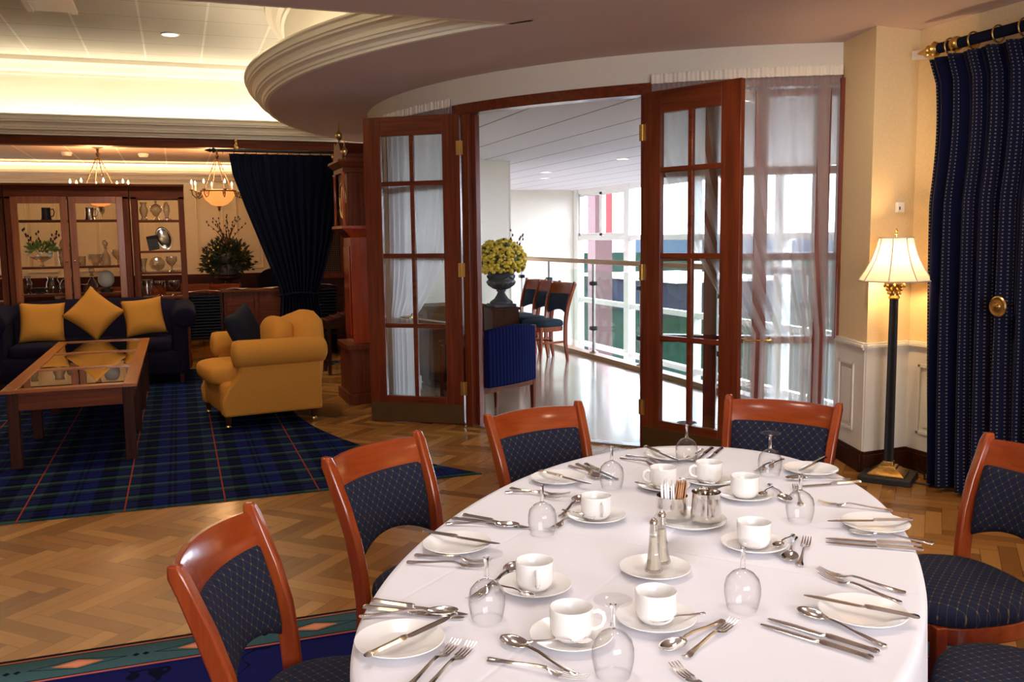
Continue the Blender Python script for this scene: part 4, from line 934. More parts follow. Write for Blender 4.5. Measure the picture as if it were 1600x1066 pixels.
# floor lamp
t = thing('floor_lamp', 'lit floor lamp with pleated cream shade and black column in the corner', 'lamp', (4.015, 4.32, 0), radians(38))
MB().box((0, 0, .018), (.30, .30, .036)).build('base', 'blackmatte', t, bevel=.004)
m = MB()
for z0, z1, a, b in ((.036, .048, .105, .105), (.048, .075, .102, .062), (.075, .090, .055, .050), (.090, .115, .034, .030)):
    m.loft([[(sx * a_, sy * a_, z) for sx, sy in ((-1, -1), (1, -1), (1, 1), (-1, 1))] for z, a_ in ((z0, a), (z1, b))])
m.build('stepped_plinth', 'gilt', t, bevel=.003)
n = 40; rings = []
for z, s in ((.115, 1), (1.12, .88)):
    rings.append([((.0265 + .0022 * cos(20 * 2 * pi * k / 80 * 1.0)) * s * cos(2 * pi * k / 80), (.0265 + .0022 * cos(20 * 2 * pi * k / 80)) * s * sin(2 * pi * k / 80), z) for k in range(80)])
MB().loft(rings).build('column', 'blackmatte', t, ang=60)
m = MB(); m.lathe([(.028, 1.105), (.034, 1.112), (.030, 1.122), (.026, 1.130), (.030, 1.15), (.040, 1.175), (.052, 1.195)], seg=24)
for k in range(8):
    a = 2 * pi * k / 8
    for zz, rr, s in ((1.142, .033, .009), (1.165, .042, .010), (1.186, .054, .010)): m.ball((rr * cos(a + zz * 20), rr * sin(a + zz * 20), zz), (s, s, s * 1.3), 8, 6)
m.box((0, 0, 1.20), (.10, .10, .012)); m.build('capital', 'gilt', t, ang=40)
MB().tube([(0, 0, 1.2), (0, 0, 1.485)], .006, 8).build('stem', 'brass', t)
ns = 48; rings = []
for j in range(9):
    q = j / 8; R_ = .205 - .110 * q - .018 * sin(pi * q); z = 1.215 + .255 * q
    ring = []
    for k in range(ns):
        a = 2 * pi * k / ns; seg_ = pi / 4; aa_ = (a % seg_) - seg_ / 2; f = cos(seg_ / 2) / cos(aa_) ; ring.append((R_ * (f * .65 + .35) * cos(a), R_ * (f * .65 + .35) * sin(a), z))
    rings.append(ring)
MB().loft(rings, caps=False).build('shade', 'shade_cloth', t, solid=0, ang=60)
m = MB()
for k in range(8):
    a = 2 * pi * k / 8; m.tube([((.207 - .110 * q - .018 * sin(pi * q)) * cos(a), (.207 - .110 * q - .018 * sin(pi * q)) * sin(a), 1.215 + .255 * q) for q in [i / 8 for i in range(9)]], .0035, 6)
for R_, z in ((.206, 1.215), (.096, 1.47)): m.tube([(R_ * (.35 + .65 * cos(pi / 8) / cos((2 * pi * k / 48 % (pi / 4)) - pi / 8)) * cos(2 * pi * k / 48), R_ * (.35 + .65 * cos(pi / 8) / cos((2 * pi * k / 48 % (pi / 4)) - pi / 8)) * sin(2 * pi * k / 48), z) for k in range(48)], .005, 6, True)
m.build('shade_trim', 'shade_piping', t)
MB().lathe([(.004, 1.485), (.010, 1.492), (.006, 1.50), (.009, 1.508), (.002, 1.525)], seg=12, caps=True).build('finial', 'gilt', t)
point('floor_lamp_light', (4.015, 4.32, 1.33), 17, (1.0, .66, .32), .04)
tag(MB().tube([(4.05, 4.22, .01), (4.12, 4.10, .008), (4.24, 4.06, .008), (4.20, 4.22, .008), (4.28, 4.30, .008), (4.31, 4.40, .02)], .005, 6).build('lamp_cord', 'blackmatte'), 'dark lamp cord curling on the parquet behind the floor lamp', 'cord')
# ------------------------------------------------------------------ lounge: upholstery
def arm_panel(t, s, w, d, az, ar, front, mt):
    """one arm: upright panel and roll. s=-1/1 side, w half width"""
    x0 = s * w; m = MB()
    poly = [(-d / 2 + .02, .11), (d / 2 - .06, .11), (d / 2 - .05, .24), (d / 2 - .10, .34), (front - .01, .43), (front - .035, az - ar), (front - .05, az), (-d / 2 + .06, az), (-d / 2 + .02, az - .1)]
    Mx = Matrix(((0, 0, 1, 0), (1, 0, 0, 0), (0, 1, 0, 0), (0, 0, 0, 1)))
    a, b = sorted((x0, x0 - s * .13)); m.prism(poly, a, b, Mx); m.build('arm_panel', mt, t, bevel=.018, ang=60)
    rings = []; xc = x0 - s * .045
    ys = [(-d / 2 - .03, .6), (-d / 2 - .01, .92), (-d / 2 + .04, 1), (0, 1.0), (front - .03, 1.02), (front + .005, .96), (front + .02, .55)]
    for y, q in ys:
        rings.append([(xc + ar * 1.0 * q * cos(2 * pi * k / 24), y, az - ar * .45 + ar * .98 * q * sin(2 * pi * k / 24)) for k in range(24)])
    MB().loft(rings).build('arm_roll', mt, t, ang=70)
def caster(m, x, y): m.ball((x, y, .022), (.012, .022, .022), 12, 8)
gold = 'gold_fabric'
t = thing('armchair', 'plump gold armchair with rolled arms facing the coffee table', 'armchair', (.585, 7.94, 0), atan2(.987, -.156))
w, dp = .46, .88
for s in (-1, 1): arm_panel(t, s, w, dp, .655, .112, .27, gold)
m = MB(); sup(m, (0, -.02, .245), (w - .02, .40, .145), .25, .18); m.build('base', gold, t, ang=60)
m = MB(); sup(m, (0, .10, .425), (.335, .36, .095), .55, .28); m.build('seat_cushion', gold, t, ang=70)
m = MB(); rings = []
for j in range(13):
    q = j / 12; z = .11 + .785 * q; yb = -.385 - .075 * q; th = .10 + .06 * sin(pi * q); hw = (w - .03) * (1 if q < .6 else (max(0, 1 - ((q - .6) / .4) ** 2.4)) ** .5 * .5 + .5)
    if j == 12: th *= .35; hw *= .72
    rings.append([(hw * sgp(cos(2 * pi * k / 28), .5), yb + th * .5 + th * sgp(sin(2 * pi * k / 28), .7), z) for k in range(28)])
m.loft(rings).build('backrest', gold, t, ang=70)
m = MB(); sup(m, (0, 0, 0), (.30, .11, .20), .7, .6, M=Matrix.Translation((0, -.16, .66)) @ Matrix.Rotation(radians(14), 4, 'X')); m.build('back_cushion', gold, t, ang=70)
for x in (-.40, .40):
    for y in (-.36, .34):
        l = MB().loft([rectring(x, y, .11, .05, .05), rectring(x, y, .045, .034, .034)]).build('leg', 'darkwood_z', t, bevel=.003); c = MB(); caster(c, x, y); c.build('caster', 'brass', l)
def pillow(name, lab, s, T, mt, M, group=None):
    n = 18; vs = []; fs = []
    for sg in (1, -1):
        for j in range(n + 1):
            for i in range(n + 1):
                u = -1 + 2 * i / n; v = -1 + 2 * j / n
                h = T * (max(0, 1 - u ** 4) * max(0, 1 - v ** 4)) ** .55 * (1 - .06 * sin(3 * u + 2 * v)); pin = .085
                vs.append((u * s / 2 * (1 - pin * (1 - v * v)), v * s / 2 * (1 - pin * (1 - u * u)), sg * h))
    W_ = n + 1
    for o in (0, W_ * W_):
        for j in range(n):
            for i in range(n): fs.append((o + j * W_ + i, o + j * W_ + i + 1, o + (j + 1) * W_ + i + 1, o + (j + 1) * W_ + i))
    m = MB().add(vs, fs); o = m.build(name, mt, ang=80)
    bm = bmesh.new(); bm.from_mesh(o.data); bmesh.ops.remove_doubles(bm, verts=bm.verts, dist=1e-5); bmesh.ops.recalc_face_normals(bm, faces=bm.faces); bm.to_mesh(o.data); bm.free()
    o.matrix_world = M; tag(o, lab, 'cushion', group); return o
Mc = Matrix.Translation((.56, 7.94, 0)) @ Matrix.Rotation(atan2(.987, -.156), 4, 'Z')
pillow('throw_cushion', 'black cushion leaning inside the gold armchair', .50, .07, 'black_cushion', Mc @ Matrix.Translation((.05, .03, .70)) @ Matrix.Rotation(radians(-38), 4, 'Z') @ Matrix.Rotation(radians(68), 4, 'X') @ Matrix.Rotation(radians(12), 4, 'Z'))
t = thing('sofa', 'long dark navy sofa with scrolled arms behind the coffee table', 'sofa', (-.87, 10.62, 0), pi)
w, dp = .96, .95
for s in (-1, 1):
    m = MB(); Mx = Matrix(((0, 0, 1, 0), (1, 0, 0, 0), (0, 1, 0, 0), (0, 0, 0, 1)))
    a, b = sorted((s * (w - .03), s * (w - .18))); m.prism([(-.46, .10), (.42, .10), (.42, .70), (-.46, .74)], a, b, Mx); m.build('arm_panel', 'navy_fabric', t, bevel=.03, ang=60)
    rings = [[(s * (w - .06) + .125 * q * cos(2 * pi * k / 24), y, .70 + .10 * (1 - (y + .45) / .95) * .5 + .11 * q * sin(2 * pi * k / 24)) for k in range(24)] for y, q in ((-.46, .6), (-.44, .95), (-.3, 1), (.2, 1), (.42, 1), (.452, .93), (.46, .6))]
    MB().loft(rings).build('arm_roll', 'navy_fabric', t, ang=70)
m = MB(); sup(m, (0, .02, .235), (w - .06, .42, .135), .2, .15); m.build('base', 'navy_fabric', t, ang=60)
for x in (-.39, .39): m = MB(); sup(m, (x, .08, .41), (.388, .36, .075), .4, .2); m.build('seat_cushion', 'navy_fabric', t, ang=70)
m = MB(); rings = []
for k in range(25):
    u = -1 + 2 * k / 24; x = u * (w - .04); top = .86 + .03 * (1 - u * u) - .05 * abs(u) ** 8; ring = []
    for j in range(20):
        a = 2 * pi * j / 20; ring.append((x, -.36 - .12 * (sin(a) * .5 + .5) + .11 * sgp(cos(a), .7), .12 + (top - .12) * (sgp(sin(a), .35) * .5 + .5)))
    rings.append(ring)
m.loft(rings).build('backrest', 'navy_fabric', t, ang=70)
for x in (-.85, .85):
    for y in (-.38, .38): MB().loft([rectring(x, y, .12, .05, .05), rectring(x, y, 0, .032, .032)]).build('leg', 'darkwood_z', t)
G = 'gold cushions on the navy sofa'
def cush(x, y, z, rot, lab, s=.44):
    pillow('throw_cushion', lab, s, .075, 'gold_cushion', Matrix.Translation((x, y, z)) @ Matrix.Rotation(radians(4), 4, 'Z') @ Matrix.Rotation(radians(68), 4, 'X') @ Matrix.Rotation(radians(rot), 4, 'Z'), G)
cush(-1.37, 10.60, .68, -2, 'gold square cushion at the left end of the navy sofa'); cush(-.865, 10.50, .76, 48, 'gold cushion standing on its corner in the middle of the navy sofa'); cush(-.38, 10.60, .70, 6, 'gold square cushion at the right end of the navy sofa', .42)

# coffee table
t = thing('coffee_table', 'long reddish wooden coffee table with three glass panels', 'table', (-.727, 8.28, 0))
x0, x1, y0, y1, z = -.418, .418, -1.585, 1.585, .54; 
for x in (x0 + .045, x1 - .045): MB().box((x, 0, z - .0125), (.09, y1 - y0, .025)).build('top_side', 'honey_y', t, bevel=.003)
 
for y in (y0 + .045, -.53, .53, y1 - .045): MB().box((0, y, z - .0125), (x1 - x0 - .18, .09, .025)).build('top_rail', 'honey_x', t, bevel=.003)
 
for y in (y0 + .05, y1 - .05): MB().box((0, y, z - .085), (x1 - x0 - .12, .022, .12)).build('apron', 'cabinet_x', t)
for x in (x0 + .05, x1 - .05): MB().box((x, 0, z - .085), (.022, y1 - y0 - .12, .12)).build('apron', 'cabinet_y', t)
for k in (-1, 0, 1): MB().box((0, k * 1.02, z - .010), (x1 - x0 - .18, .92, .006)).build('glass_panel', 'table_glass', t)
for sx in (-1, 1):
    for yy in (y0 + .06, -.53, .53, y1 - .06): m = MB(); m.box((sx * .355, yy, .26), (.07, .07, .515)); m.build('leg', 'darkwood_z', t, bevel=.004)  # darker wood on the legs paints in the shade below the top
m = MB(); m.box((0, 0, .405), (.68, 3.0, .02)); m.build('display_tray', 'darkwood_y', t)
for k in range(5):
    o = MB().box((0, 0, 0), (.21, .28, .012)).build('magazine', 'paper', bevel=.001); o.location = (-.95 + .08 * (k % 3) + .22 * (k // 3), 7.3 + .42 * k, .422); o.rotation_euler = (0, 0, radians(-12 + 13 * k))
    tag(o, 'magazine under the coffee table glass, ' + ('nearest the viewer', 'second from the viewer', 'in the middle of the row', 'second from the sofa', 'nearest the sofa')[k], 'magazine', 'magazines under the glass of the coffee table')

# ------------------------------------------------------------------ display cabinet
def cab(name, lab, xa, xb, yf, zs, doors, top=2.17):
    t = thing(name, lab, 'cabinet', ((xa + xb) / 2, yf, 0)); hw = (xb - xa) / 2; D = .36; m = MB()
    m.box((0, D / 2, top - .12), (2 * hw, D, .10)); m.build('frieze', 'cabinet_x', t)
    m = MB(); m.loft([[(sx * (hw + o * .08), y_, top - .075 + zz) for sx, y_ in ((-1, -o), (1, -o), (1, D), (-1, D))] for o, zz in ((0, 0), (.012, .005), (.015, .02), (.04, .045), (.05, .05), (.05, .072))]); m.build('cornice', 'cabinet_x', t)
    for sx in (-1, 1):
        for yy in (.025, D - .025): MB().box((sx * (hw - .035), yy, (top - .14) / 2), (.065, .05, top - .15)).build('post', 'cabinet_z', t, bevel=.003)
    for x in (-hw + .012, hw - .012) + ((0,) if doors else ()): MB().box((x, D / 2, 1.02), (.018, D - .04, 2.0)).build('side_panel', 'cabinet_z', t)
    for z in zs: MB().box((0, D / 2 + .005, z - .012), (2 * hw - .07, D - .03, .024)).build('shelf', 'cabinet_x', t)
    m = MB(); m.box((0, D / 2, .62), (2 * hw - .07, D - .02, .03)); m.box((0, D / 2, .10), (2 * hw - .07, D - .02, .03)); m.box((0, D - .03, .36), (2 * hw - .1, .02, .50)); m.build('lower_case', 'cabinet_x', t)
    for a, b in doors:
        d = MB(); a -= (xa + xb) / 2; b -= (xa + xb) / 2
        for x in (a + .035, b - .035): d.box((x, -.012, 1.33), (.07, .024, 1.38))
        for z in (1.985, .675): d.box(((a + b) / 2, -.012, z), (b - a - .14, .023, .075))
        dd = d.build('door', 'honey_z', t, bevel=.003)
        MB().box(((a + b) / 2, -.012, 1.33), (b - a - .14, .004, 1.24)).build('pane', 'cabinet_glass', dd); MB().ball((b - .03 if a < 0 else a + .03, -.035, 1.3), .012, 10, 6).build('knob', 'brass', dd)
    return t
cab('display_cabinet', 'wide middle display cabinet with two tall glazed doors behind the sofa', -1.77, -.50, 11.40, (1.765, 1.24, .93), ((-1.705, -1.145), (-1.125, -.565)))
cab('display_cabinet', 'narrow display cabinet at the right end, open shelves of glass and a silver tray', -.485, .10, 11.46, (1.76, 1.40, 1.15, .86), ())
cab('display_cabinet', 'narrow display cabinet at the left edge of the photo', -2.37, -1.785, 11.46, (1.76, 1.40, 1.15, .86), ())
# what stands in it
def item(name, lab, cat, x, z, prof, mt='crystal', y=11.60, seg=20, extra=None, s=1):
    o = MB().lathe([(r * s, h * s) for r, h in prof], seg=seg, caps=True).build(name, mt, ang=50); o.location = (x, y, z + .001); tag(o, lab, cat); return o
V_ = [(.035, 0), (.038, .01), (.025, .03), (.045, .09), (.05, .12), (.028, .17), (.040, .205)]
GO = [(.04, 0), (.03, .008), (.008, .02), (.008, .06), (.04, .09), (.065, .13), (.062, .18)]
DE = [(.055, 0), (.062, .02), (.055, .10), (.02, .16), (.016, .19), (.03, .20), (.012, .21), (.03, .235), (.035, .26), (.02, .29), (.002, .30)]
for n_, l_, c_, x, z, pr, mt in (
    ('glass_vase', 'waisted glass vase at the left of the top shelf of the right cabinet', 'vase', -.35, 1.76, V_, 'crystal'),
    ('lidded_jar', 'round lidded glass jar in the middle of the top shelf of the right cabinet', 'jar', -.215, 1.76, [(.035, 0), (.03, .01), (.01, .03), (.04, .06), (.07, .11), (.06, .16), (.02, .185), (.006, .19), (.015, .21), (.002, .23)], 'crystal'),
    ('glass_award', 'tall oval glass award on the right of the top shelf', 'award', -.10, 1.76, [(.05, 0), (.05, .015), (.02, .03), (.025, .05), (.04, .11), (.035, .17), (.012, .21)], 'crystal'),
    ('glass_vase', 'small fluted glass vase on the third shelf of the right cabinet', 'vase', -.385, 1.15, [(.03, 0), (.03, .01), (.02, .03), (.025, .08), (.045, .16)], 'crystal'),
    ('glass_goblet', 'wide glass goblet on the right of the third shelf', 'goblet', -.075, 1.15, GO, 'crystal'),
    ('glass_jug', 'cut glass tumbler set on the lowest shelf of the right cabinet', 'glass', -.36, .86, [(.06, 0), (.07, .10), (.07, .20)], 'crystal'),
    ('glass_goblet', 'small wine goblet on the top shelf behind the right glazed door', 'goblet', -.80, 1.765, [(.028, 0), (.006, .01), (.006, .06), (.03, .09), (.035, .14)], 'crystal'),
    ('decanter', 'glass decanter with stopper on the middle shelf behind the right glazed door', 'decanter', -.79, 1.24, DE, 'crystal'),
    ('glass_bowl', 'footed glass bowl left of the decanter on the middle shelf', 'bowl', -.90, 1.24, [(.05, 0), (.03, .015), (.07, .05), (.085, .13)], 'crystal'),
    ('glass_globe', 'frosted glass globe on a dark base on the low shelf', 'globe', -.80, .985, [(.02, 0), (.06, .02), (.085, .06), (.09, .10), (.08, .15), (.05, .185), (.005, .2)], 'salt'),
    ('globe_base', 'dark round base under the frosted glass globe', 'base', -.80, .93, [(.07, 0), (.07, .035), (.04, .053)], 'blackmatte'),
    ('decanter', 'low glass decanter beside the frosted globe', 'decanter', -.95, .93, DE, 'crystal'),
    ('lidded_jar', 'tall tiered glass jar behind the left glazed door', 'jar', -1.215, 1.24, [(.05, 0), (.06, .03), (.075, .10), (.07, .17), (.04, .20), (.06, .23), (.05, .28), (.01, .33)], 'crystal'),
    ('glass_jug', 'glass jug on the low shelf behind the left glazed door', 'jug', -1.36, .93, [(.06, 0), (.075, .05), (.07, .12), (.05, .16), (.06, .20)], 'crystal'),
    ('pewter_dish', 'dark pewter dish on the low shelf, far left behind the left door', 'dish', -1.50, .93, [(.05, 0), (.03, .02), (.09, .07)], 'urn_lead'),
    ('glass_bowl', 'glass bowl on the second shelf of the left edge cabinet', 'bowl', -1.93, 1.40, [(.05, 0), (.03, .015), (.09, .08), (.10, .16)], 'crystal'),
    ('crystal_tumbler', 'crystal tumbler on the middle shelf, left of the footed bowl', 'glass', -1.04, 1.24, [(.03, 0), (.035, .01), (.042, .11)], 'crystal'),
    ('glass_goblet', 'small goblet on the low shelf of the right cabinet', 'goblet', -.22, .86, GO, 'crystal'),
    ('glass_goblet', 'goblet at the right end of the low shelf of the right cabinet', 'goblet', -.06, .86, GO, 'crystal'),
    ('glass_vase', 'tall vase at the left end of the low shelf behind the left glazed door', 'vase', -1.62, .93, V_, 'crystal'),
    ('glass_goblet', 'goblet at the right end of the middle shelf behind the right glazed door', 'goblet', -.66, 1.24, GO, 'crystal'),
    ('lidded_jar', 'lidded jar at the right end of the low shelf behind the left glazed door', 'jar', -1.22, .93, [(.05, 0), (.06, .03), (.075, .09), (.05, .15), (.02, .17), (.002, .20)], 'crystal'),
    ('glass_vase', 'glass vase on the third shelf of the left edge cabinet', 'vase', -1.93, 1.15, V_, 'crystal')):
    item(n_, l_, c_, x, z, pr, mt)
def tankard(x, lab, mt):
    t = thing('tankard', lab, 'tankard', (x, 11.60, 1.766)); MB().lathe([(.058, 0), (.055, .015), (.05, .03), (.046, .13), (.048, .14), (.043, .14), (.045, .03), (0, .02)], seg=24).build('body', mt, t, ang=50)
    MB().tube([(.046, 0, .12), (.075, 0, .125), (.085, 0, .09), (.075, 0, .05), (.048, 0, .035)], .006, 8).build('handle', mt, t)
tankard(-1.38, 'dark pewter tankard on the top shelf behind the left glazed door', 'urn_lead'); tankard(-.93, 'shiny tankard on the top shelf behind the right glazed door', 'silver')
M_ = Matrix.Translation((-.145, 11.70, 1.545)) @ Matrix.Rotation(radians(-18), 4, 'Y') @ Matrix.Rotation(radians(76), 4, 'X')
o = MB().lathe([(0, .002), (.075, .004), (.085, .014), (.10, .018), (.105, .016), (.08, .002), (0, 0)], seg=36).build('silver_tray', 'silver', ang=50); o.matrix_world = M_ @ Matrix.Diagonal((.85, 1.35, 1, 1)); tag(o, 'oval silver tray standing on edge on the second shelf of the right cabinet', 'tray')
o = MB().box((0, 0, 0), (.12, .018, .17)).build('dark_book', 'blackmatte', bevel=.002); o.matrix_world = Matrix.Translation((-.27, 11.62, 1.493)) @ Matrix.Rotation(radians(-10), 4, 'Y') @ Matrix.Rotation(radians(-12), 4, 'X'); tag(o, 'black presentation case leaning beside the silver tray', 'case')
o = MB().lathe([(0, 0), (.06, .004), (.085, .018), (.088, .018), (.06, .0), (0, -.003)], seg=24).build('glass_dish', 'crystal', ang=50); o.matrix_world = Matrix.Translation((-.235, 11.64, 1.24)) @ Matrix.Rotation(radians(72), 4, 'X'); tag(o, 'fan shaped glass dish standing on the third shelf of the right cabinet', 'dish')
o = MB().box((-1.06, 11.6, .98), (.17, .12, .095)).build('glass_box', 'crystal', bevel=.006); tag(o, 'square cut glass box on the low shelf behind the right glazed door', 'box')

def foliage(mb, c, r, n, lsz, up=.3, zmin=-1):
    for _ in range(n):
        a = random.uniform(0, 2 * pi); e = math.asin(random.uniform(zmin, 1)); q = random.uniform(.45, 1)
        p = Vector((c[0] + r[0] * q * cos(a) * cos(e), c[1] + r[1] * q * sin(a) * cos(e), c[2] + r[2] * q * sin(e)))
        d = (p - Vector(c)).normalized() + Vector((random.uniform(-.5, .5), random.uniform(-.5, .5), random.uniform(-.3, .6))); d.normalize()
        s = d.cross(Vector((random.uniform(-1, 1), random.uniform(-1, 1), random.uniform(-1, 1)))).normalized(); k = d.cross(s)
        L = lsz * random.uniform(.6, 1.3)
        mb.add([p, p + d * L * .5 + s * L * .22 + k * L * .06, p + d * L, p + d * L * .5 - s * L * .22 + k * L * .06, p + d * L * .5 - k * L * .05], [(0, 1, 4), (1, 2, 4), (2, 3, 4), (3, 0, 4)])
def branches(mb, c, n, h, sp, r=.006):
    for i in range(n):
        a = random.uniform(0, 2 * pi); pts = [Vector(c)]; d = Vector((cos(a) * sp, sin(a) * sp * .6, 1)).normalized()
        for k in range(7): d = (d + Vector((random.uniform(-.25, .25), random.uniform(-.2, .2), random.uniform(-.05, .1)))).normalized(); pts.append(pts[-1] + d * h / 7 * random.uniform(.7, 1.2))
        mb.tube([tuple(p) for p in pts], [r * (1 - k / 9) for k in range(8)], 5)
        for p in pts[3:]: mb.ball(tuple(p + Vector((random.uniform(-.015, .015), 0, random.uniform(-.01, .02)))), (.010, .010, .018), 6, 4)
t = thing('flower_arrangement', 'footed bowl with green leaves and pale flowers behind the left glazed door', 'flower arrangement', (-1.46, 11.62, 1.241))
MB().lathe([(.055, 0), (.02, .015), (.015, .05), (.09, .09), (.12, .115), (.11, .11), (0, .08)], seg=24).build('bowl', 'crystal', t)
m = MB(); foliage(m, (0, 0, .16), (.16, .11, .12), 160, .06, zmin=0); o = m.build('leaves', 'leaf_light', t); o['kind'] = 'stuff'
m = MB(); branches(m, (0, 0, .14), 6, .34, .5, .004); m.build('twigs', 'twig', t)
m = MB()
for k in range(10): m.ball((random.uniform(-.14, .14), -.09 + random.uniform(-.02, .03), .12 + random.uniform(-.01, .06)), .022, 8, 6)
m.build('blossoms', 'salt', t)

# ------------------------------------------------------------------ longcase clock
t = thing('longcase_clock', 'tall reddish longcase clock with brass finials beside the left door', 'clock', (1.585, 8.47, 0))
def cbx(name, x0, x1, hy, z0, z1, mt='clockwood', bv=.004): m = MB(); m.box(((x0 + x1) / 2, 0, (z0 + z1) / 2), (x1 - x0, 2 * hy, z1 - z0)); return m.build(name, mt, t, bevel=bv)
cbx('plinth', -.19, .19, .28, 0, .10, 'cabinet_z'); cbx('base', -.165, .18, .255, .10, .50, 'cabinet_z'); cbx('base_moulding', -.185, .185, .275, .50, .55, 'cabinet_z')
tr = cbx('trunk', -.11, .18, .19, .55, 1.52); m = MB(); m.box((-.118, 0, 1.03), (.012, .27, .82)); m.build('trunk_door', 'clockwood', tr, bevel=.005)
for y0_, y1_, z0_, z1_ in ((-.17, .17, 1.44, 1.47),): pass
m = MB(); m.loft([[(x, y, z) for x, y in ((-a - .0, -b), (.185, -b), (.185, b), (-a, b))] for a, b, z in ((.11, .19, 1.52), (.15, .23, 1.57), (.20, .28, 1.60), (.20, .28, 1.625))]); m.build('throat_moulding', 'clockwood', t)
cbx('hood', -.13, .18, .225, 1.625, 2.10, 'cabinet_z'); m = MB(); m.loft([[(x, y, z) for x, y in ((-a, -b), (.185, -b), (.185, b), (-a, b))] for a, b, z in ((.17, .25, 2.10), (.17, .25, 2.14), (.215, .29, 2.19), (.215, .29, 2.21))]); m.build('hood_cornice', 'cabinet_x', t)
Mx = Matrix(((0, 0, 1, 0), (1, 0, 0, 0), (0, 1, 0, 0), (0, 0, 0, 1)))
m = MB(); m.prism([(-.25, 2.21), (.25, 2.21), (.25, 2.26), (.18, 2.28), (.10, 2.36), (0, 2.38), (-.10, 2.36), (-.18, 2.28), (-.25, 2.26)], -.17, .10, Mx); m.build('pediment', 'cabinet_x', t)
for x in (-.165, .15):
    for y in (-.235, .235):
        MB().lathe([(.016, 0), (.016, .02), (.012, .03), (.013, .25), (.011, .44), (.016, .455), (.016, .475)], (x, y, 1.625), 12, caps=True).build('column', 'clockwood', t)
m = MB(); m.lathe([(.0, 0), (.15, 0), (.155, .008), (.165, .01), (.17, .0)], seg=32, M=Matrix.Translation((-.132, 0, 1.86)) @ Matrix.Rotation(radians(-90), 4, 'Y')); m.build('dial', 'brass', t)
for y in (-.26, 0, .26):
    zb = 2.21 if y else 2.38; m = MB(); m.lathe([(.014, 0), (.008, .02), (.02, .035), (.032, .055), (.032, .075), (.012, .10), (.006, .12), (.004, .17), (.001, .19)], (-.15, y, zb), 14, caps=True); m.build('finial', 'brass', t)

# dark furniture by the header
t = thing('lattice_cupboard', 'tall dark cupboard with lattice doors behind the navy curtain', 'cupboard', (2.15, 12.55, 0))
MB().box((0, .06, 1.16), (1.3, .40, 2.32)).build('case', 'darkwood_z', t, bevel=.004)
for s in (-1, 1):
    m = MB(); xc = s * .32
    for x in (xc - .27, xc + .27): m.box((x, -.155, 1.62), (.07, .025, 1.26))
    for z in (1.03, 2.21): m.box((xc, -.155, z), (.54, .024, .08))
    d = m.build('door', 'cabinet_z', t, bevel=.003); m = MB()
    for k in range(-9, 10): m.box((xc + k * .026, -.150, 1.62), (.004, .004, 1.12))
    for k in range(40): m.box((xc, -.150, 1.08 + k * .0275), (.48, .004, .004))
    m.build('lattice', 'dullbrass', d)
for s in (-1, 1): MB().box((s * .32, -.15, .52), (.5, .02, .72)).build('lower_panel', 'darkwood_x', t, bevel=.006)
t = thing('sideboard', 'reddish sideboard with paper on top between cabinet and navy curtain', 'sideboard', (.92, 12.30, 0))
MB().box((0, 0, .865), (.86, .46, .03)).build('top', 'cabinet_x', t, bevel=.004); MB().box((0, .01, .47), (.80, .40, .76)).build('case', 'cabinet_z', t)
for s in (-1, 1): MB().box((s * .2, -.2, .48), (.34, .02, .56)).build('door', 'cabinet_x', t, bevel=.008)
for x in (-.36, .36): MB().box((x, 0, .045), (.05, .36, .09)).build('foot', 'darkwood_z', t)
def rack(x, w, z, lab):
    t = thing('slatted_rack', lab, 'rack', (x, 12.22, 0))
    for s in (-1, 1): MB().box((s * (w / 2 - .015), 0, z / 2), (.03, .36, z)).build('side', 'darkwood_z', t)
    m = MB(); n = 15
    for k in range(n): m.box((0, -.02, .30 + (z - .34) * k / (n - 1)), (w - .06, .34, .016))
    m.build('slats', 'slat_grey', t); MB().box((0, 0, .27), (w - .06, .36, .02)).build('shelf', 'darkwood_x', t)
rack(.27, .46, .86, 'dark slatted rack stacked full, left of the sideboard'); rack(1.68, .56, .90, 'dark slatted rack behind the knot of the navy curtain')
def sheet(x, y, z, rz, w, lab):
    o = MB().grid(lambda u, v: ((u - .5) * w, (v - .5) * .26, .02 * sin(u * 3.1) * (1 - v)), 8, 4).build('newspaper', 'paper', solid=.004); o.location = (x, y, z); o.rotation_euler = (0, 0, radians(rz)); tag(o, lab, 'newspaper')
sheet(.27, 12.18, .872, 6, .40, 'folded newspaper lying on the left slatted rack'); sheet(.70, 12.22, .890, -25, .20, 'small folded paper at the left end of the sideboard'); sheet(1.16, 12.24, .890, 20, .18, 'crumpled paper at the right end of the sideboard'); sheet(1.66, 12.2, .912, 3, .46, 'newspaper on the right slatted rack')
t = thing('writing_slope', 'small dark stand with a slatted sloping top beside the clock', 'stand', (1.72, 10.3, 0))
m = MB(); m.loft([[(-.22, -.2, .52), (.22, -.2, .52), (.22, .2, .52), (-.22, .2, .52)], [(-.22, -.2, .60), (.22, -.2, .74), (.22, .2, .74), (-.22, .2, .60)]]); m.build('case', 'darkwood_x', t)
m = MB()
for k in range(5): m.bar((-.21 + .09 * k, -.19, .612 + .0286 * k), (-.21 + .09 * k, .19, .612 + .0286 * k), .02, .014)
m.build('slats', 'cabinet_y', t)
for x in (-.19, .19):
    for y in (-.17, .17): MB().box((x, y, .26), (.035, .035, .52)).build('leg', 'darkwood_z', t)

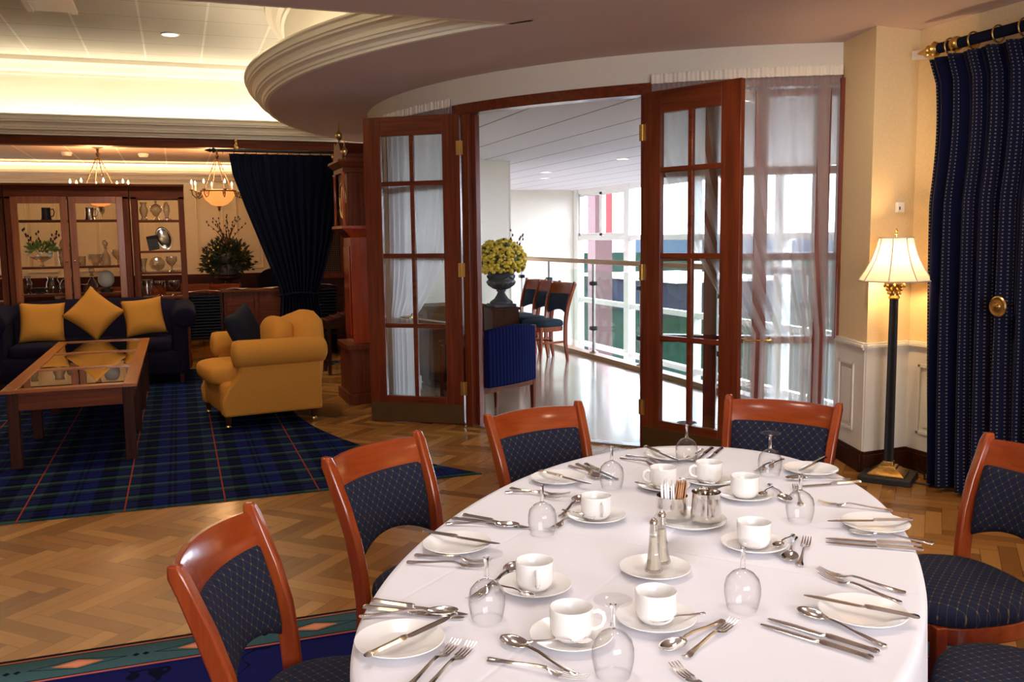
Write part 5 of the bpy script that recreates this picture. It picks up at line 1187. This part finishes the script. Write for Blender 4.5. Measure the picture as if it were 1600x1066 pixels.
# ------------------------------------------------------------------ bar room
t = thing('banquette', 'long dark banquette along the cream wall of the bar', 'bench', (-.4, 15.25, 0))
MB().box((0, .28, .49), (6.6, .10, .98)).build('backrest', 'darkwood_x', t, bevel=.01); MB().box((0, 0, .22), (6.6, .5, .44)).build('base', 'darkwood_x', t); MB().box((0, 0, .46), (6.5, .48, .06)).build('seat', 'navy_fabric', t, bevel=.02)
t = thing('planter', 'big dark green plant arrangement on a stand before the cream bar wall', 'plant', (.70, 14.55, 0))
MB().lathe([(.22, 0), (.2, .03), (.05, .08), (.05, .9), (.20, .95), (.2, .98)], seg=20, caps=True).build('stand', 'darkwood_z', t)
MB().lathe([(.13, .98), (.19, 1.0), (.20, 1.10), (.17, 1.16)], seg=20, caps=True).build('pot', 'urn_lead', t)
m = MB(); foliage(m, (0, 0, 1.27), (.34, .26, .27), 1500, .065); foliage(m, (0, 0, 1.14), (.42, .3, .14), 500, .075); sup(m, (0, 0, 1.24), (.22, .18, .18), 1, 1); o = m.build('leaves', 'leaf_dark', t); o['kind'] = 'stuff'
m = MB(); branches(m, (.03, 0, 1.42), 10, .50, .55, .008); m.build('branches', 'twig', t)
m = MB()
for k in range(22): a = random.uniform(0, 6.28); m.ball((.27 * cos(a), -.2 + random.uniform(-.05, .1), 1.22 + .22 * sin(a)), .014, 6, 4)
m.build('berries', 'flower_yellow', t)
t = thing('tub_sofa', 'black rounded sofa back before the bar wall, right of the plant', 'sofa', (1.55, 14.6, 0))
m = MB(); m.loft([[(x, .25 * (1 - (x / .45) ** 2) + yy, z) for yy, z in ((-.06, .3), (.06, .3), (.07, 1.05 - .12 * (x / .42) ** 4), (-.05, 1.08 - .14 * (x / .42) ** 4))] for x in [-.42 + .84 * k / 14 for k in range(15)]]); m.build('backrest', 'black_cushion', t, bevel=.02)
MB().box((0, -.02, .30), (.78, .5, .30)).build('seat', 'black_cushion', t, bevel=.05)
for x in (-.32, .32): MB().box((x, 0, .075), (.05, .3, .15)).build('leg', 'darkwood_z', t)
G = 'wooden chairs in the bar'
c1_ = make_chair('dark wooden chair in the bar, directly below the plant', (.62, 13.65, 0), pi, G, 'navy_fabric', 'navy_fabric', 'cabinet', 'bar_chair', .05)
for x, y, r_, l_ in ((.16, 13.85, pi - .3, 'dark wooden chair in the bar, just right of the display cabinet'), (-.36, 13.6, pi + .2, 'dark wooden chair in the bar seen through the right cabinet'), (-.95, 13.6, pi, 'dark wooden chair in the bar seen through the glazed cabinet doors')):
    dup(c1_, (x, y, 0), r_, l_, G)
def bar_table(x, y, lab):
    t = thing('bar_table', lab, 'table', (x, y, 0)); MB().cyl((0, 0, .72), .38, .03, 32).build('tabletop', 'cabinet_x', t, bevel=.004); MB().lathe([(.25, 0), (.24, .03), (.04, .06), (.035, .72)], seg=20, caps=True).build('pedestal', 'darkwood_z', t)
bar_table(-.30, 14.42, 'round bar table seen through the open shelves of the right cabinet'); bar_table(-1.3, 14.42, 'round bar table seen through the left glazed cabinet door')

# chandeliers
def chandelier(x, y, lab):
    t = thing('chandelier', lab, 'chandelier', (x, y, 0), 0, 'brass chandeliers in the bar')
    MB().lathe([(.075, 2.735), (.07, 2.72), (.02, 2.70), (.012, 2.66), (.03, 2.64), (.012, 2.60), (.045, 2.575), (.045, 2.56)], seg=20, caps=True).build('canopy', 'dullbrass', t)
    for k in range(4):
        a = 2 * pi * k / 4 + .4; m = MB(); m.tube([(.035 * cos(a), .035 * sin(a), 2.56), (.20 * cos(a), .20 * sin(a), 2.18)], .005, 6)
        for j in range(9): q = j / 8; m.ball(((.035 + .165 * q) * cos(a), (.035 + .165 * q) * sin(a), 2.56 - .38 * q), (.008, .008, .014), 6, 4)
        m.build('chain', 'dullbrass', t)
    m = MB(); m.tube([(.225 * cos(2 * pi * k / 40), .225 * sin(2 * pi * k / 40), 2.17) for k in range(40)], .011, 8, True); m.build('ring', 'dullbrass', t)
    MB().lathe([(.21, 2.165), (.205, 2.12), (.17, 2.05), (.10, 1.99), (.03, 1.97)], seg=36).build('bowl_shade', 'bowl_glow', t, ang=60)
    MB().lathe([(.03, 1.975), (.035, 1.96), (.012, 1.95), (.020, 1.93), (.002, 1.90)], seg=14, caps=True).build('bottom_finial', 'dullbrass', t)
    for k in range(8):
        a = 2 * pi * k / 8 + .2; c, s = cos(a), sin(a)
        P = [(.225, 2.17), (.25, 2.10), (.30, 2.08), (.34, 2.12), (.345, 2.17)]; m = MB(); m.tube([(r * c, r * s, z) for r, z in P], .007, 6); m.tube([(r * c, r * s, z) for r, z in ((.26, 2.15), (.28, 2.12), (.30, 2.14), (.285, 2.16))], .005, 6)
        m.lathe([(.010, 0), (.026, .008), (.026, .014)], (.345 * c, .345 * s, 2.17), 12, caps=True); arm = m.build('arm', 'dullbrass', t)
        MB().lathe([(.010, 0), (.010, .075)], (.345 * c, .345 * s, 2.184), 10, caps=True).build('candle', 'paper', arm)
        MB().lathe([(.006, 0), (.013, .015), (.010, .035), (.002, .055)], (.345 * c, .345 * s, 2.259), 10, caps=True).build('bulb', 'bulb_glow', arm)
    point('chandelier_light', (x, y, 2.33), 44, (1, .55, .24), .18)
    return t
chandelier(-.9, 12.98, 'chandelier above the display cabinet, only its candle bulbs showing over the cabinet top'); chandelier(.555, 12.92, 'chandelier with glowing orange bowl left of the navy curtain')
G = 'smoke detectors on the bar ceiling'
for x, y, l_ in ((-1.35, 13.9, 'left one of the white detectors on the bar ceiling'), (-.38, 13.9, 'right one of the white detectors on the bar ceiling')):
    o = MB().lathe([(.07, 0), (.07, -.02), (.055, -.05), (.02, -.055)], seg=20, caps=True).build('smoke_detector', 'plastic_white'); o.location = (x, y, 2.735); tag(o, l_, 'detector', G)

# ceiling fittings
def downlight(x, y, z, lab, pw=0, col=(1, .85, .65)):
    t = thing('downlight', lab, 'light', (x, y, z)); m = MB(); m.tube([(.085 * cos(2 * pi * k / 32), .085 * sin(2 * pi * k / 32), -.004) for k in range(32)], .010, 6, True); m.build('rim', 'white_frame', t)
    MB().cyl((0, 0, -.006), .078, .004, 32).build('lamp', 'downlight_glow', t)
    if pw: spot('downlight_beam', (x, y, z - .03), pw, col, angle=120)
downlight(.04, 10.17, 3.61, 'round downlight in the raised tiled ceiling', 110)
downlight(5.74, 11.26, 2.55, 'round downlight in the balcony ceiling, nearest the doorway'); downlight(5.65, 13.8, 2.55, 'round downlight in the balcony ceiling, left one'); downlight(6.2, 15.2, 2.55, 'round downlight in the balcony ceiling, farthest one')
t = thing('ceiling_vent', 'long recessed air vent in the raised tiled ceiling at top left', 'vent', (-.95, 9.0, 3.61))
MB().box((0, 0, -.01), (.30, .85, .02)).build('panel', 'plastic_white', t)
for x in (-.18, .18): MB().box((x, 0, -.02), (.05, .85, .03)).build('slot', 'white_frame', t)

# ------------------------------------------------------------------ balcony
t = thing('balustrade', 'glass balcony balustrade with timber handrail and steel posts', 'railing', (4.84, 10.0, 0))
MB().tube([(0, -5.3, 1.19), (0, 2.9, 1.19)], .030, 16).build('handrail', 'railwood', t)
for y in (11.72, 10.28, 9.03, 7.52, 6.2, 4.9, 12.8):
    m = MB(); m.tube([(0, y - 10, .05), (0, y - 10, 1.165)], .022, 14); m.lathe([(.055, 0), (.055, .012), (.03, .02), (.024, .035)], (0, y - 10, .05), 16, caps=True); p = m.build('post', 'postmetal', t)
    for z in (.36, .92): m = MB(); m.box((-.005, y - 10, z), (.075, .085, .05)); m.build('clamp', 'blackmetal', p, bevel=.008)
ys_ = [4.9, 6.2, 7.52, 9.03, 10.28, 11.72, 12.8]
for a, b in zip(ys_[:-1], ys_[1:]): MB().box((0, (a + b) / 2 - 10, .62), (.010, b - a - .06, .92)).build('glass_panel', 'balustrade_glass', t)
MB().box((-.01, -1.2, .025), (.14, 8.3, .05)).build('kerb', 'railwood', t, bevel=.004)
G = 'side chairs by the balustrade'
c1_ = make_chair('cherry side chair by the balustrade, nearest of the row of three', (4.13, 10.22, 0), facing(-.97, -.24), G, 'chair_teal', 'chair_teal', 'cherry', 'side_chair', .04); c1_.scale = (1.06, 1.06, 1.08)
for x, y, l_ in ((4.15, 10.72, 'cherry side chair by the balustrade, middle of the row of three'), (4.16, 11.20, 'cherry side chair by the balustrade, farthest of the row, beside the urn')):
    dup(c1_, (x, y, 0), facing(-.97, -.20), l_, G)
t = thing('side_table', 'small dark square table carrying the urn', 'table', (3.71, 10.55, 0))
MB().box((0, 0, .64), (.38, .38, .03)).build('top', 'darkwood_x', t, bevel=.004); MB().box((0, 0, .36), (.34, .34, .53)).build('case', 'darkwood_z', t)
for x in (-.14, .14):
    for y in (-.14, .14): MB().box((x, y, .05), (.05, .05, .10)).build('foot', 'darkwood_z', t)
t = thing('urn', 'dark lead urn with gadrooned bowl on the side table', 'urn', (3.715, 10.55, .656))
m = MB(); m.box((0, 0, .02), (.26, .26, .04)); m.build('plinth', 'urn_lead', t, bevel=.006)
def flute(prof, nf, amp, seg=96):
    rings = []
    for r, z, f in prof: rings.append([((r + amp * f * abs(sin(nf * pi * k / seg))) * cos(2 * pi * k / seg), (r + amp * f * abs(sin(nf * pi * k / seg))) * sin(2 * pi * k / seg), z) for k in range(seg)])
    return MB().loft(rings)
flute([(.125, .04, 0), (.128, .055, 0), (.115, .07, .5), (.07, .10, 1), (.042, .15, 1), (.038, .185, 0), (.052, .19, 0), (.052, .205, 0)], 16, .008).build('foot', 'urn_lead', t, ang=50)
flute([(.04, .205, 0), (.08, .225, 1), (.135, .265, 1), (.158, .300, .6), (.160, .315, 0), (.145, .33, 0), (.140, .38, 0), (.150, .42, 0), (.185, .445, 0), (.195, .455, 0), (.190, .468, 0), (.15, .465, 0), (.1, .44, 0)], 20, .012).build('bowl', 'urn_lead', t, ang=50)
m = MB()
for k in range(24): a = 2 * pi * k / 24; m.ball((.188 * cos(a), .188 * sin(a), .452), (.012, .012, .010), 6, 5)
for k in range(6): a = 2 * pi * k / 6; m.tube([(.15 * cos(a + q * .5 - .5), .15 * sin(a + q * .5 - .5), .36 + .025 * sin(q * pi)) for q in (0, .5, 1, 1.5, 2)], .008, 6)
m.build('ornament', 'urn_lead', t)
t.scale = (1.12, 1.12, 1.0)
t = thing('chrysanthemums', 'round mass of yellow chrysanthemums in the lead urn', 'flowers', (3.715, 10.55, 1.12))
m = MB(); g = MB()
for k in range(700):
    a = random.uniform(0, 2 * pi); e = math.asin(random.uniform(-.6, 1)); q = random.uniform(.86, 1.03); p = (.305 * q * cos(a) * cos(e), .29 * q * sin(a) * cos(e), .11 + .255 * q * sin(e))
    r_ = random.uniform(.016, .030); rings = []
    (m if random.random() < .93 else g).ball(p, (r_, r_, r_ * .8), 7, 5)
sup(g, (0, 0, .12), (.25, .24, .19), 1, 1)
o = m.build('blossoms', 'flower_yellow', t); o['kind'] = 'stuff'; g.build('foliage', 'flower_green', t)
m = MB(); branches(m, (.14, 0, .06), 5, .42, .9, .004); m.build('curly_twigs', 'twig', t)
t = thing('potted_plant', 'small yellow-green plant on the floor behind the side chairs', 'plant', (4.10, 11.9, 0)) if False else None

t = thing('low_cupboard', 'low dark cupboard on the balcony, seen through the lower panes of the left door', 'cupboard', (2.62, 9.05, 0))
MB().box((0, 0, .44), (.60, .42, .72)).build('case', 'darkwood_z', t); MB().box((0, 0, .81), (.66, .46, .03)).build('top', 'darkwood_x', t, bevel=.005); MB().box((0, 0, .045), (.54, .38, .07)).build('plinth', 'darkwood_x', t)
for s in (-1, 1): MB().box((s * .145, -.215, .45), (.27, .016, .62)).build('door', 'darkwood_x', t, bevel=.006)
# blue armchair seen through the doorway
t = thing('blue_armchair', 'blue striped armchair with wooden arms seen from behind through the doorway', 'armchair', (2.42, 7.20, 0), atan2(.50, .87) )
W_ = .335
for s in (-1, 1):
    MB().loft([rectring(s * W_, -.20, z, w_, w_) for z, w_ in ((0, .026), (.26, .042), (.70, .042), (.72, .050), (.76, .045))]).build('rear_leg', 'cabinet_z', t, bevel=.003)
    MB().loft([rectring(s * W_, .22, z, w_, w_) for z, w_ in ((0, .026), (.26, .042), (.62, .036))]).build('front_leg', 'cabinet_z', t, bevel=.003)
    MB().tube([(s * W_, -.2, .74), (s * W_, -.05, .70), (s * W_, .15, .66), (s * W_, .25, .64)], .021, 8).build('arm', 'cabinet_y', t)
    MB().box((s * W_, .0, .48), (.03, .36, .30)).build('side_panel', 'blue_stripe', t, bevel=.008)
m = MB(); m.loft([[(x, -.23 - .03 * (1 - (x / .31) ** 2) + yy, z) for yy, z in ((-.03, .30), (.035, .30), (.03, .79 - .03 * (x / .31) ** 2), (-.025, .79 - .03 * (x / .31) ** 2))] for x in [-.31 + .62 * k / 12 for k in range(13)]]); m.build('backrest', 'blue_stripe', t, bevel=.012)
m = MB()
for y in (-.20, .22): m.box((0, y, .275), (.64, .035, .055))
for s in (-1, 1): m.box((s * W_, .01, .275), (.034, .40, .055))
m.build('seat_frame', 'cabinet_x', t, bevel=.003); m = MB(); sup(m, (0, .01, .37), (.31, .22, .075), .4, .25); m.build('seat', 'blue_stripe', t)
